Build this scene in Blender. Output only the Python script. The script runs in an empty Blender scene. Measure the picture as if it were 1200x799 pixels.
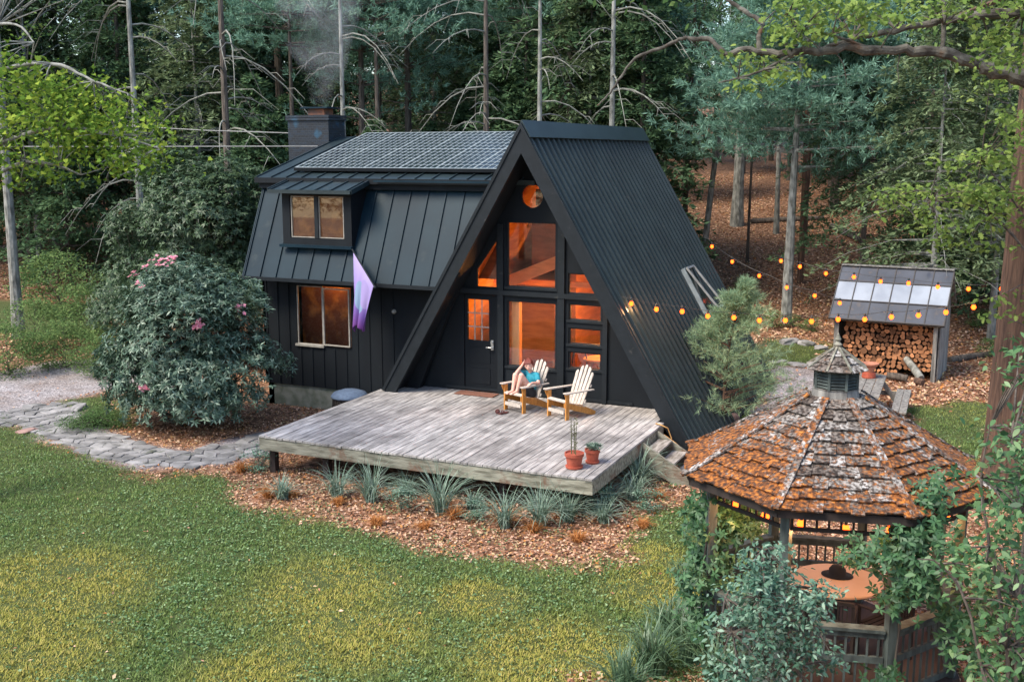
import bpy, math, random
import numpy as np
from mathutils import Vector, Matrix, Euler
C = bpy.context.scene
COL = C.collection
rad = math.radians

# ------------------------------------------------------------------ camera, world, sun, exposure
RC = np.array([[0.910031510, -0.0716649814, 0.408297417],
               [0.414539082, 0.157325073, -0.896329276],
               [0.0, 0.984943121, 0.172878709]])
CAMZ = 5.864
FPX = 1256.256
cam = bpy.data.objects.new('camera', bpy.data.cameras.new('camera'))
COL.objects.link(cam)
cam.matrix_world = Matrix([[RC[0][0], RC[0][1], RC[0][2], 0], [RC[1][0], RC[1][1], RC[1][2], 0],
                           [RC[2][0], RC[2][1], RC[2][2], CAMZ], [0, 0, 0, 1]])
# local -Z looks forward: RC columns are the camera axes in the world
cam.data.sensor_width = 36.0
cam.data.lens = FPX / 1200 * 36
cam.data.clip_start = 0.1
cam.data.clip_end = 900
C.camera = cam

world = bpy.data.worlds.new("World")
C.world = world
world.use_nodes = True
wn = world.node_tree.nodes
wn.clear()
sky = wn.new('ShaderNodeTexSky')
sky.sky_type = 'NISHITA'
sky.sun_disc = False
SUN_ELEV, SUN_AZ = 52, 215
sky.sun_elevation = rad(SUN_ELEV)
sky.sun_rotation = rad(SUN_AZ)
sky.air_density = 1.2
sky.dust_density = 1.2
sky.ozone_density = 2.2
bg = wn.new('ShaderNodeBackground')
bg.inputs[1].default_value = 0.15
wo = wn.new('ShaderNodeOutputWorld')
world.node_tree.links.new(sky.outputs[0], bg.inputs[0])
world.node_tree.links.new(bg.outputs[0], wo.inputs[0])
sl = bpy.data.lights.new('sun', 'SUN')
sl.energy = 2.7
sl.angle = rad(26)
sl.color = (1.0, 0.90, 0.74)
so = bpy.data.objects.new('sun', sl)
COL.objects.link(so)
_e, _a = rad(SUN_ELEV), rad(SUN_AZ)
_sd = Vector((math.sin(_a) * math.cos(_e), math.cos(_a) * math.cos(_e), math.sin(_e)))
so.rotation_euler = _sd.to_track_quat('Z', 'Y').to_euler()
C.view_settings.view_transform = 'Standard'
C.view_settings.look = 'None'
C.view_settings.exposure = 1.2
C.view_settings.gamma = 1
C.cycles.max_bounces = 7
C.cycles.diffuse_bounces = 3
C.cycles.glossy_bounces = 3
C.cycles.transparent_max_bounces = 12
C.cycles.transmission_bounces = 3
C.cycles.volume_bounces = 0
C.cycles.sample_clamp_indirect = 4
C.cycles.use_denoising = True

# ------------------------------------------------------------------ terrain helpers
FW = -RC[:, 2]
FWH = np.array([FW[0], FW[1]]) / np.hypot(FW[0], FW[1])
RTH = np.array([FWH[1], -FWH[0]])

def height(x, y):
    x = np.asarray(x, float); y = np.asarray(y, float)
    u = x * FWH[0] + y * FWH[1]
    v = x * RTH[0] + y * RTH[1]
    start = 33.0 + 1.2 * np.sin(v * 0.21)
    s = (u - start) / 1.6
    sp = np.where(s > 20, s, np.log1p(np.exp(np.clip(s, -30, 20)))) * 1.6
    h = 0.135 * sp
    far = np.clip((u - 60) / 60, 0, 1)
    h = h * (1 - 0.35 * far)
    h += 0.10 * np.sin(x * 0.55 + 1.3) * np.sin(y * 0.47) * np.clip((u - 30) / 6, 0, 1)
    return h

def ray(px, py):
    d = RC @ np.array([(px - 600) / FPX, -(py - 399.5) / FPX, -1.0])
    return d

def ground_at(px, py):
    d = ray(px, py)
    t = 5.0
    for i in range(4000):
        p = d * t
        if CAMZ + p[2] <= float(height(p[0], p[1])):
            break
        t += 0.03
    return Vector((d[0] * t, d[1] * t, float(height(d[0] * t, d[1] * t))))

def at_depth(px, py, u):
    d = ray(px, py)
    return Vector((d[0] * u, d[1] * u, CAMZ + d[2] * u))

# ------------------------------------------------------------------ object helpers
def empty(name, loc=(0, 0, 0), rz=0.0):
    o = bpy.data.objects.new(name, None)
    o.empty_display_size = 0.2
    COL.objects.link(o)
    o.location = loc
    o.rotation_euler = (0, 0, rz)
    return o

def tag(o, label=None, cat=None, group=None, kind=None):
    if label: o['label'] = label
    if cat: o['category'] = cat
    if group: o['group'] = group
    if kind: o['kind'] = kind
    return o

def children_of(o):
    return [c for c in bpy.data.objects if c.parent == o]

def copy_tree(o, parent=None, kids=None):
    c = o.copy()
    COL.objects.link(c)
    c.parent = parent
    for ch in (kids if kids is not None else o.children):
        copy_tree(ch, c)
    return c

def root_of(o):
    while o.parent: o = o.parent
    return o

def link_mesh(name, me, mat, parent, smooth=False):
    if mat: me.materials.append(mat)
    if smooth: me.polygons.foreach_set('use_smooth', [True] * len(me.polygons))
    o = bpy.data.objects.new(name, me)
    COL.objects.link(o)
    if parent: o.parent = parent
    return o

def np_mesh(name, V, n, mat, parent=None, smooth=False, world=False):
    """V: (k*n,3) verts, every n consecutive verts are one face."""
    V = np.asarray(V, np.float32)
    if parent is not None and world:
        l = root_of(parent).location
        V = V - np.array([l.x, l.y, l.z], np.float32)
    k = len(V) // n
    me = bpy.data.meshes.new(name)
    me.vertices.add(k * n)
    me.vertices.foreach_set('co', V.ravel())
    me.loops.add(k * n)
    me.loops.foreach_set('vertex_index', np.arange(k * n, dtype=np.int32))
    me.polygons.add(k)
    me.polygons.foreach_set('loop_start', np.arange(0, k * n, n, dtype=np.int32))
    me.update(calc_edges=True)
    return link_mesh(name, me, mat, parent, smooth)

class MB:
    def __init__(s): s.v = []; s.f = []; s.uvw = None
    def add(s, vs, fs):
        b = len(s.v)
        s.v += [tuple(v) for v in vs]
        s.f += [tuple(b + i for i in f) for f in fs]
        return s
    def box(s, x0, x1, y0, y1, z0, z1, m=None):
        vs = [Vector((x, y, z)) for z in (z0, z1) for x, y in ((x0, y0), (x1, y0), (x1, y1), (x0, y1))]
        if m is not None: vs = [m @ v for v in vs]
        return s.add(vs, [(3, 2, 1, 0), (4, 5, 6, 7), (0, 1, 5, 4), (1, 2, 6, 5), (2, 3, 7, 6), (3, 0, 4, 7)])
    def beam(s, a, b, w, t, up=(0, 0, 1)):
        """box from a to b, w across, t along up"""
        a = Vector(a); b = Vector(b)
        d = (b - a).normalized(); up = Vector(up)
        sd = d.cross(up)
        if sd.length < 1e-5: sd = d.cross(Vector((1, 0, 0)))
        sd.normalize(); up = sd.cross(d).normalized()
        vs = []
        for p in (a, b):
            for i, j in ((-1, -1), (1, -1), (1, 1), (-1, 1)):
                vs.append(p + sd * (w / 2 * i) + up * (t / 2 * j))
        return s.add(vs, [(0, 1, 2, 3), (7, 6, 5, 4), (0, 4, 5, 1), (1, 5, 6, 2), (2, 6, 7, 3), (3, 7, 4, 0)])
    def tube(s, path, r, n=8, cap=True, squash=1.0):
        path = [Vector(p) for p in path]
        if not hasattr(r, '__len__'): r = [r] * len(path)
        rings = []; prev = None
        for i, p in enumerate(path):
            d = (path[min(i + 1, len(path) - 1)] - path[max(i - 1, 0)])
            if d.length < 1e-9: d = Vector((0, 0, 1))
            d.normalize()
            if prev is None:
                a = d.orthogonal().normalized()
            else:
                a = (prev - d * prev.dot(d))
                if a.length < 1e-6: a = d.orthogonal()
                a.normalize()
            prev = a
            b = d.cross(a)
            rings.append([p + (a * math.cos(t) + b * math.sin(t) * squash) * r[i] for t in [2 * math.pi * k / n for k in range(n)]])
        vs = [v for rg in rings for v in rg]; fs = []
        for i in range(len(path) - 1):
            for k in range(n):
                fs.append((i * n + k, i * n + (k + 1) % n, (i + 1) * n + (k + 1) % n, (i + 1) * n + k))
        if cap:
            fs.append(tuple(range(n - 1, -1, -1)))
            fs.append(tuple((len(path) - 1) * n + k for k in range(n)))
        return s.add(vs, fs)
    def lathe(s, prof, n=24, c=(0, 0, 0), a0=0.0):
        vs = []; fs = []
        for (r, z) in prof:
            for k in range(n):
                t = a0 + 2 * math.pi * k / n
                vs.append((c[0] + r * math.cos(t), c[1] + r * math.sin(t), c[2] + z))
        for i in range(len(prof) - 1):
            for k in range(n):
                fs.append((i * n + k, i * n + (k + 1) % n, (i + 1) * n + (k + 1) % n, (i + 1) * n + k))
        if prof[0][0] > 1e-4: fs.append(tuple(range(n - 1, -1, -1)))
        if prof[-1][0] > 1e-4: fs.append(tuple((len(prof) - 1) * n + k for k in range(n)))
        return s.add(vs, fs)
    def prism(s, poly, f0, f1):
        """poly list of 2d, f0/f1 map 2d -> 3d for the two caps"""
        n = len(poly)
        vs = [f0(*p) for p in poly] + [f1(*p) for p in poly]
        fs = [tuple(range(n - 1, -1, -1)), tuple(range(n, 2 * n))]
        for i in range(n):
            j = (i + 1) % n
            fs.append((i, j, n + j, n + i))
        return s.add(vs, fs)
    def ball(s, c, r, n=10, m=8, sx=1, sy=1, sz=1):
        vs = []; fs = []
        for i in range(m + 1):
            ph = math.pi * i / m
            rr = max(math.sin(ph), 0.02)
            for k in range(n):
                t = 2 * math.pi * k / n
                vs.append((c[0] + r * sx * rr * math.cos(t), c[1] + r * sy * rr * math.sin(t), c[2] - r * sz * math.cos(ph)))
        for i in range(m):
            for k in range(n):
                fs.append((i * n + k, i * n + (k + 1) % n, (i + 1) * n + (k + 1) % n, (i + 1) * n + k))
        fs.append(tuple(range(n - 1, -1, -1))); fs.append(tuple(m * n + k for k in range(n)))
        return s.add(vs, fs)
    def build(s, name, mat, parent=None, world=False, smooth=False, bevel=0):
        V = s.v
        if parent is not None and world:
            l = root_of(parent).location
            V = [(v[0] - l.x, v[1] - l.y, v[2] - l.z) for v in V]
        me = bpy.data.meshes.new(name)
        me.from_pydata([tuple(v) for v in V], [], s.f)
        me.validate()
        o = link_mesh(name, me, mat, parent)
        if smooth:
            me.polygons.foreach_set('use_smooth', [True] * len(me.polygons))
            me.update()
        if bevel:
            b = o.modifiers.new('bevel', 'BEVEL'); b.width = bevel; b.segments = 2; b.limit_method = 'ANGLE'
        return o

def plate(outer, holes, f0, f1):
    """flat plate with holes, returned as MB (2d -> 3d by f0 front and f1 back)"""
    import bmesh
    bm = bmesh.new()
    edges = []
    loops = []
    for lp in [outer] + holes:
        vs = [bm.verts.new((p[0], p[1], 0)) for p in lp]
        loops.append(vs)
        for i in range(len(vs)): edges.append(bm.edges.new((vs[i], vs[(i + 1) % len(vs)])))
    bmesh.ops.triangle_fill(bm, use_beauty=True, use_dissolve=False, edges=edges)
    bm.verts.index_update()
    mb = MB()
    P = [(v.co.x, v.co.y) for v in bm.verts]
    n = len(P)
    F = [tuple(v.index for v in f.verts) for f in bm.faces]
    vs = [f0(*p) for p in P] + [f1(*p) for p in P]
    fs = F + [tuple(n + i for i in reversed(f)) for f in F]
    for lp in loops:
        for i in range(len(lp)):
            a, b = lp[i].index, lp[(i + 1) % len(lp)].index
            fs.append((a, b, n + b, n + a))
    bm.free()
    return mb.add(vs, fs)

# ------------------------------------------------------------------ materials
def new_mat(name):
    m = bpy.data.materials.new(name); m.use_nodes = True
    nt = m.node_tree; nt.nodes.clear()
    return m, nt, nt.nodes, nt.links

def ramp(nodes, stops, interp='LINEAR'):
    r = nodes.new('ShaderNodeValToRGB')
    r.color_ramp.interpolation = interp
    e = r.color_ramp.elements
    while len(e) < len(stops): e.new(0.5)
    for i, (p, c) in enumerate(stops):
        e[i].position = p; e[i].color = (c[0], c[1], c[2], 1)
    return r

def surf(name, col, col2=None, rough=0.6, scale=6, detail=6, bump=0.0, bscale=None, metal=0.0, spec=0.5,
         stretch=(1, 1, 1), stops=None, rand=0.0, emit=None, coat=0.0, contrast=(0.35, 0.65), dirt=None):
    m, nt, N, L = new_mat(name)
    out = N.new('ShaderNodeOutputMaterial'); p = N.new('ShaderNodeBsdfPrincipled')
    L.new(p.outputs[0], out.inputs[0])
    p.inputs['Roughness'].default_value = rough
    p.inputs['Metallic'].default_value = metal
    p.inputs['Specular IOR Level'].default_value = spec
    if coat: p.inputs['Coat Weight'].default_value = coat
    tc = N.new('ShaderNodeTexCoord'); mp = N.new('ShaderNodeMapping')
    mp.inputs['Scale'].default_value = stretch
    L.new(tc.outputs['Object'], mp.inputs[0])
    nz = N.new('ShaderNodeTexNoise'); nz.inputs['Scale'].default_value = scale; nz.inputs['Detail'].default_value = detail
    L.new(mp.outputs[0], nz.inputs[0])
    if stops is None:
        col2 = col2 or tuple(c * 0.7 for c in col)
        stops = [(contrast[0], col), (contrast[1], col2)]
    r = ramp(N, stops)
    L.new(nz.outputs[0], r.inputs[0])
    last = r.outputs[0]
    if rand:
        g = N.new('ShaderNodeNewGeometry')
        mr = N.new('ShaderNodeMapRange'); mr.inputs[3].default_value = 1 - rand; mr.inputs[4].default_value = 1 + rand
        L.new(g.outputs['Random Per Island'], mr.inputs[0])
        mx = N.new('ShaderNodeVectorMath'); mx.operation = 'SCALE'
        L.new(last, mx.inputs[0]); L.new(mr.outputs[0], mx.inputs[3])
        last = mx.outputs[0]
    if dirt:
        dc, dsc, lo, hi = dirt
        n2 = N.new('ShaderNodeTexNoise'); n2.inputs['Scale'].default_value = dsc; n2.inputs['Detail'].default_value = 8
        n2.inputs['Roughness'].default_value = 0.65
        L.new(tc.outputs['Object'], n2.inputs[0])
        r2 = ramp(N, [(lo, (0, 0, 0)), (hi, (1, 1, 1))]); L.new(n2.outputs[0], r2.inputs[0])
        mm = N.new('ShaderNodeMix'); mm.data_type = 'RGBA'
        L.new(r2.outputs[0], mm.inputs[0]); L.new(last, mm.inputs[6]); mm.inputs[7].default_value = (*dc, 1)
        last = mm.outputs[2]
    L.new(last, p.inputs['Base Color'])
    if bump:
        b = N.new('ShaderNodeBump'); b.inputs['Strength'].default_value = bump; b.inputs['Distance'].default_value = 0.02
        nb = N.new('ShaderNodeTexNoise'); nb.inputs['Scale'].default_value = bscale or scale * 3; nb.inputs['Detail'].default_value = 5
        L.new(mp.outputs[0], nb.inputs[0]); L.new(nb.outputs[0], b.inputs['Height']); L.new(b.outputs[0], p.inputs['Normal'])
    if emit:
        p.inputs['Emission Color'].default_value = (*emit[0], 1); p.inputs['Emission Strength'].default_value = emit[1]
    return m

def leafmat(name, cols, trans=0.35, rough=0.5, spec=0.0, patch=None):
    """colour picked per leaf (island), translucent; optional second set mixed by world noise"""
    m, nt, N, L = new_mat(name)
    out = N.new('ShaderNodeOutputMaterial')
    g = N.new('ShaderNodeNewGeometry')
    n = len(cols)
    r = ramp(N, [(i / (n - 1) if n > 1 else 0, c) for i, c in enumerate(cols)])
    L.new(g.outputs['Random Per Island'], r.inputs[0])
    last = r.outputs[0]
    if patch:
        pc, sc, lo, hi = patch
        tc = N.new('ShaderNodeTexCoord')
        nz = N.new('ShaderNodeTexNoise'); nz.inputs['Scale'].default_value = sc; nz.inputs['Detail'].default_value = 3
        L.new(tc.outputs['Object'], nz.inputs[0])
        r2 = ramp(N, [(lo, (0, 0, 0)), (hi, (1, 1, 1))]); L.new(nz.outputs[0], r2.inputs[0])
        mm = N.new('ShaderNodeMix'); mm.data_type = 'RGBA'
        L.new(r2.outputs[0], mm.inputs[0]); L.new(last, mm.inputs[6]); mm.inputs[7].default_value = (*pc, 1)
        last = mm.outputs[2]
    d = N.new('ShaderNodeBsdfDiffuse'); t = N.new('ShaderNodeBsdfTranslucent'); mx = N.new('ShaderNodeMixShader')
    L.new(last, d.inputs[0]); L.new(last, t.inputs[0])
    mx.inputs[0].default_value = trans
    L.new(d.outputs[0], mx.inputs[1]); L.new(t.outputs[0], mx.inputs[2])
    o = mx.outputs[0]
    if spec:
        gl = N.new('ShaderNodeBsdfGlossy'); gl.inputs['Roughness'].default_value = rough
        m2 = N.new('ShaderNodeMixShader'); m2.inputs[0].default_value = spec
        L.new(o, m2.inputs[1]); L.new(gl.outputs[0], m2.inputs[2]); o = m2.outputs[0]
    L.new(o, out.inputs[0])
    return m

def glassmat(name, refl=0.14, tint=(1, 1, 1), rough=0.02):
    m, nt, N, L = new_mat(name)
    out = N.new('ShaderNodeOutputMaterial'); t = N.new('ShaderNodeBsdfTransparent'); g = N.new('ShaderNodeBsdfGlossy')
    t.inputs[0].default_value = (*tint, 1); g.inputs['Roughness'].default_value = rough
    fr = N.new('ShaderNodeFresnel'); fr.inputs[0].default_value = 1.5
    ad = N.new('ShaderNodeMath'); ad.operation = 'ADD'; ad.inputs[1].default_value = refl; ad.use_clamp = True
    L.new(fr.outputs[0], ad.inputs[0])
    mx = N.new('ShaderNodeMixShader'); L.new(ad.outputs[0], mx.inputs[0]); L.new(t.outputs[0], mx.inputs[1]); L.new(g.outputs[0], mx.inputs[2])
    L.new(mx.outputs[0], out.inputs[0])
    return m

M = {}
M['black_metal'] = surf('black_metal', (0.017, 0.030, 0.035), (0.010, 0.019, 0.023), rough=0.42, scale=1.2, bump=0.03, bscale=1.0, spec=0.5, dirt=((0.05, 0.058, 0.058), 3.0, 0.60, 0.85))
M['slate_metal'] = surf('slate_metal', (0.008, 0.024, 0.036), (0.004, 0.015, 0.025), rough=0.5, spec=.16, scale=1.0, bump=0.06, bscale=1.0, dirt=((0.04, 0.055, 0.058), 2.0, 0.60, 0.85))
M['black_paint'] = surf('black_paint', (0.0065, 0.0095, 0.013), (0.004, 0.006, 0.009), rough=0.7, spec=.25, scale=3, bump=0.15, bscale=8, stretch=(1, 1, 0.2), dirt=((0.04, 0.04, 0.036), 5, 0.66, 0.85))
M['trim'] = surf('trim_paint', (0.0095, 0.013, 0.017), (0.006, 0.009, 0.012), rough=0.6, spec=.3, scale=5, bump=0.1, dirt=((0.06, 0.058, 0.052), 7, 0.62, 0.8))
M['pale_trim'] = surf('pale_trim', (0.36, 0.34, 0.30), (0.25, 0.23, 0.20), rough=0.6, scale=8)
M['concrete'] = surf('concrete', (0.20, 0.20, 0.17), (0.10, 0.11, 0.08), rough=0.9, scale=5, bump=0.4)
M['brick'] = None
M['glass'] = glassmat('window_glass', .03)
M['solar_frame'] = surf('solar_frame', (0.27, 0.31, 0.32), (0.18, 0.21, 0.22), rough=0.5, metal=0.0)
M['deck'] = surf('deck_wood', (0.46, 0.43, 0.41), (0.17, 0.155, 0.15), rough=0.8, scale=7, stretch=(3.0, 0.35, 1), bump=0.5, bscale=14, rand=0.22,
                 contrast=(0.33, 0.72), dirt=((0.085, 0.078, 0.075), 0.9, 0.46, 0.74))
M['weathered'] = surf('weathered_wood', (0.26, 0.25, 0.20), (0.10, 0.095, 0.07), rough=0.85, scale=6, stretch=(0.5, 3, 3), bump=0.4, rand=0.15,
                      dirt=((0.13, 0.055, 0.03), 1.6, 0.54, 0.66))
M['stairwood'] = surf('stair_wood', (0.33, 0.30, 0.27), (0.14, 0.12, 0.10), rough=0.85, scale=7, stretch=(3, .5, 1), bump=0.3, rand=0.15)
M['chair_grey'] = surf('chair_weathered', (0.56, 0.49, 0.43), (0.34, 0.29, 0.25), rough=0.75, scale=12, stretch=(3, 3, 0.5), bump=0.2, rand=0.12)
M['chair_wood'] = surf('chair_cedar', (0.60, 0.26, 0.055), (0.42, 0.16, 0.03), rough=0.55, scale=10, stretch=(3, 3, 1), bump=0.1, rand=0.1)
M['terracotta'] = surf('terracotta', (0.40, 0.085, 0.045), (0.27, 0.055, 0.03), rough=0.75, scale=9, bump=0.1)
M['soil'] = surf('soil', (0.10, 0.06, 0.04), (0.04, 0.025, 0.018), rough=1, scale=30, bump=0.8)
M['bark'] = surf('bark', (0.13, 0.105, 0.085), (0.045, 0.036, 0.03), rough=0.95, scale=5, stretch=(3, 3, 0.5), bump=1.0, bscale=9)
M['red_bark'] = surf('red_bark', (0.15, 0.085, 0.055), (0.05, 0.028, 0.02), rough=0.95, scale=5, stretch=(4, 4, 0.45), bump=1.0, bscale=8)
M['grey_bark'] = surf('grey_bark', (0.30, 0.30, 0.27), (0.10, 0.10, 0.088), rough=0.95, scale=4, stretch=(2, 2, 0.8), bump=0.8, bscale=8)
M['dead_twig'] = surf('dead_twig', (0.26, 0.26, 0.225), (0.12, 0.12, 0.10), rough=0.9, scale=5)
M['limb'] = surf('mossy_limb', (0.13, 0.12, 0.10), (0.035, 0.028, 0.022), rough=0.95, scale=6, bump=1.0, bscale=12, dirt=((0.11, 0.045, 0.016), 1.3, 0.56, 0.66))
M['cable'] = surf('cable', (0.03, 0.03, 0.03), rough=0.5)
M['pale_cable'] = surf('pale_cable', (0.28, 0.28, 0.27), rough=0.6)
M['grey_plank'] = surf('grey_plank', (0.25, 0.24, 0.22), (0.09, 0.085, 0.08), rough=0.85, scale=5, stretch=(3, 3, 0.4), bump=0.5, rand=0.2)
M['black_iron'] = surf('black_iron', (0.02, 0.015, 0.015), rough=0.5)
M['stone'] = surf('field_stone', (0.28, 0.265, 0.26), (0.13, 0.125, 0.12), rough=0.9, scale=3, bump=0.7, rand=0.32, dirt=((0.07, 0.08, 0.045), 2.5, 0.58, 0.7))
M['gazebo_wood'] = surf('gazebo_wood', (0.075, 0.095, 0.088), (0.028, 0.036, 0.034), rough=0.8, scale=5, stretch=(2, 2, 0.6), bump=0.3, rand=0.1)
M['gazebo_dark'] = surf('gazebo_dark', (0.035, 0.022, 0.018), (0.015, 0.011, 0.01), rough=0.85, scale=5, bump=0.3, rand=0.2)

# ------------------------------------------------------------------ ground zones (world x, y polygons)
def gpoly(pts): return np.array([(ground_at(*p).x, ground_at(*p).y) for p in pts])
LAWN = gpoly([(-160, 470), (0, 489), (40, 505), (80, 528), (130, 547), (190, 560), (262, 556), (285, 590), (330, 604), (400, 612), (440, 630), (520, 650),
              (600, 664), (690, 662), (735, 652), (742, 628), (775, 605), (850, 575), (900, 590), (900, 799), (690, 799), (640, 1100), (-500, 1100), (-420, 600)])
LAWN2 = gpoly([(905, 398), (975, 402), (975, 425), (930, 430), (895, 440), (880, 520), (820, 520), (850, 420)])
LAWN3 = gpoly([(1060, 478), (1120, 470), (1180, 478), (1185, 530), (1130, 555), (1085, 520)])
LAWN4 = gpoly([(80, 470), (118, 462), (140, 470), (150, 500), (88, 500)])
LAWN5 = gpoly([(-60, 352), (120, 358), (128, 392), (60, 400), (-60, 385)])
GRAVEL = gpoly([(-160, 436), (0, 436), (60, 424), (124, 418), (230, 420), (236, 462), (130, 455), (84, 466), (0, 489), (-160, 472)])
GRAVEL2 = gpoly([(912, 428), (962, 432), (1000, 446), (1000, 480), (985, 520), (880, 520), (888, 470)])
MULCH_PINK = gpoly([(280, 500), (330, 462), (420, 462), (470, 470), (460, 500), (330, 520)])

PATH = gpoly([(-80, 486), (0, 482), (45, 474), (84, 472), (98, 492), (130, 508), (175, 522), (215, 530), (262, 520), (305, 505), (330, 515), (318, 530), (270, 545), (215, 550), (160, 546), (110, 537), (60, 517), (20, 500), (-80, 500)])

def psd(poly, x, y):
    """signed distance to polygon, + inside"""
    x = np.asarray(x, float); y = np.asarray(y, float)
    inside = np.zeros(x.shape, bool); dmin = np.full(x.shape, 1e9)
    n = len(poly)
    for i in range(n):
        ax, ay = poly[i]; bx, by = poly[(i + 1) % n]
        c = ((ay > y) != (by > y)) & (x < (bx - ax) * (y - ay) / (by - ay + 1e-12) + ax)
        inside ^= c
        ex, ey = bx - ax, by - ay
        t = np.clip(((x - ax) * ex + (y - ay) * ey) / (ex * ex + ey * ey + 1e-12), 0, 1)
        dmin = np.minimum(dmin, np.hypot(x - ax - t * ex, y - ay - t * ey))
    return np.where(inside, dmin, -dmin)

def wob(x, y, s=1.0):
    return (np.sin(x * 2.1 * s + 1.7 * np.sin(y * 1.3 * s)) + np.sin(y * 2.7 * s + 1.3 * np.sin(x * 1.9 * s + 2)) + np.sin((x + y) * 4.9 * s) * 0.5) * 0.4

def lawn_w(x, y):
    d = np.maximum.reduce([psd(LAWN, x, y), psd(LAWN2, x, y), psd(LAWN3, x, y), psd(LAWN4, x, y), psd(LAWN5, x, y)])
    return np.clip((d + 0.30 * wob(x, y, 1.3) + .10 * np.sin(x * 13 + 2 * y) * np.sin(y * 15)) / 0.5 + 0.5, 0, 1)
def gravel_w(x, y):
    d = np.maximum.reduce([psd(GRAVEL, x, y), psd(GRAVEL2, x, y), psd(PATH, x, y)])
    return np.clip((d + 0.2 * wob(x, y)) / 0.4 + 0.5, 0, 1)

def axis(lo, hi, flo, fhi, fine, grow=1.22):
    a = list(np.arange(flo, fhi + fine, fine)); s = fine
    while a[-1] < hi: s *= grow; a.append(a[-1] + s)
    s = fine; b = []
    x = flo
    while x > lo: s *= grow; x -= s; b.append(x)
    return np.array(b[::-1] + a)
gx = axis(-260, 160, -30, 3, 0.2); gy = axis(-40, 420, 5, 36, 0.2)
GX, GY = np.meshgrid(gx, gy)
GZ = height(GX, GY) + 0.012 * wob(GX, GY, 2.0)
nx_, ny_ = len(gx), len(gy)
me = bpy.data.meshes.new('ground')
V = np.stack([GX.ravel(), GY.ravel(), GZ.ravel()], 1).astype(np.float32)
me.vertices.add(len(V)); me.vertices.foreach_set('co', V.ravel())
ii = (np.arange(ny_ - 1)[:, None] * nx_ + np.arange(nx_ - 1)[None, :]).ravel()
Fq = np.stack([ii, ii + 1, ii + 1 + nx_, ii + nx_], 1).astype(np.int32)
me.loops.add(Fq.size); me.loops.foreach_set('vertex_index', Fq.ravel())
me.polygons.add(len(Fq)); me.polygons.foreach_set('loop_start', np.arange(0, Fq.size, 4, dtype=np.int32))
me.update(calc_edges=True)
ca = me.color_attributes.new('zone', 'FLOAT_COLOR', 'POINT')
zc = np.zeros((len(V), 4), np.float32)
zc[:, 0] = lawn_w(GX.ravel(), GY.ravel()); zc[:, 1] = gravel_w(GX.ravel(), GY.ravel())
zc[:, 2] = np.clip(psd(MULCH_PINK, GX.ravel(), GY.ravel()) / 0.4 + .5, 0, 1); zc[:, 3] = 1
ca.data.foreach_set('color', zc.ravel())
def ground_material():
    m, nt, N, L = new_mat('ground')
    out = N.new('ShaderNodeOutputMaterial'); p = N.new('ShaderNodeBsdfPrincipled'); L.new(p.outputs[0], out.inputs[0])
    p.inputs['Roughness'].default_value = 0.95; p.inputs['Specular IOR Level'].default_value = 0.2
    at = N.new('ShaderNodeAttribute'); at.attribute_name = 'zone'
    sp = N.new('ShaderNodeSeparateColor'); L.new(at.outputs['Color'], sp.inputs[0])
    tc = N.new('ShaderNodeTexCoord')
    def noise(sc, det=5, rough=0.6):
        n = N.new('ShaderNodeTexNoise'); n.inputs['Scale'].default_value = sc; n.inputs['Detail'].default_value = det
        n.inputs['Roughness'].default_value = rough
        L.new(tc.outputs['Object'], n.inputs[0]); return n
    def mix(f, a, b):
        mm = N.new('ShaderNodeMix'); mm.data_type = 'RGBA'
        L.new(f, mm.inputs[0]); L.new(a, mm.inputs[6]); L.new(b, mm.inputs[7]); return mm.outputs[2]
    vo = N.new('ShaderNodeTexVoronoi'); vo.inputs['Scale'].default_value = 13; L.new(tc.outputs['Object'], vo.inputs[0])
    sv = N.new('ShaderNodeSeparateColor'); L.new(vo.outputs['Color'], sv.inputs[0])
    leaf = ramp(N, [(0, (0.05, 0.027, 0.016)), (0.4, (0.15, 0.075, 0.042)), (0.75, (0.25, 0.135, 0.08)), (1, (0.37, 0.215, 0.135))])
    L.new(sv.outputs[0], leaf.inputs[0])
    g0 = noise(40, 6); lawn = ramp(N, [(0.35, (0.030, 0.045, 0.018)), (0.65, (0.085, 0.10, 0.03))]); L.new(g0.outputs[0], lawn.inputs[0])
    v2 = N.new('ShaderNodeTexVoronoi'); v2.inputs['Scale'].default_value = 32; L.new(tc.outputs['Object'], v2.inputs[0])
    s2 = N.new('ShaderNodeSeparateColor'); L.new(v2.outputs['Color'], s2.inputs[0])
    grav = ramp(N, [(0, (0.13, 0.12, 0.125)), (0.5, (0.27, 0.245, 0.25)), (1, (0.48, 0.44, 0.44))]); L.new(s2.outputs[0], grav.inputs[0])
    n3 = noise(1.2, 4); gr2 = ramp(N, [(0.4, (1, 1, 1)), (0.7, (0.70, 0.62, 0.56))]); L.new(n3.outputs[0], gr2.inputs[0])
    mu = N.new('ShaderNodeMix'); mu.data_type = 'RGBA'; mu.blend_type = 'MULTIPLY'; mu.inputs[0].default_value = 1
    L.new(grav.outputs[0], mu.inputs[6]); L.new(gr2.outputs[0], mu.inputs[7])
    a = mix(sp.outputs[0], leaf.outputs[0], lawn.outputs[0])
    b = mix(sp.outputs[1], a, mu.outputs[2])
    L.new(b, p.inputs['Base Color'])
    bm = N.new('ShaderNodeBump'); bm.inputs['Strength'].default_value = 0.8; bm.inputs['Distance'].default_value = 0.03
    L.new(sv.outputs[1], bm.inputs['Height']); L.new(bm.outputs[0], p.inputs['Normal'])
    return m
link_mesh('ground', me, ground_material(), None, True)['kind'] = 'structure'

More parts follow.
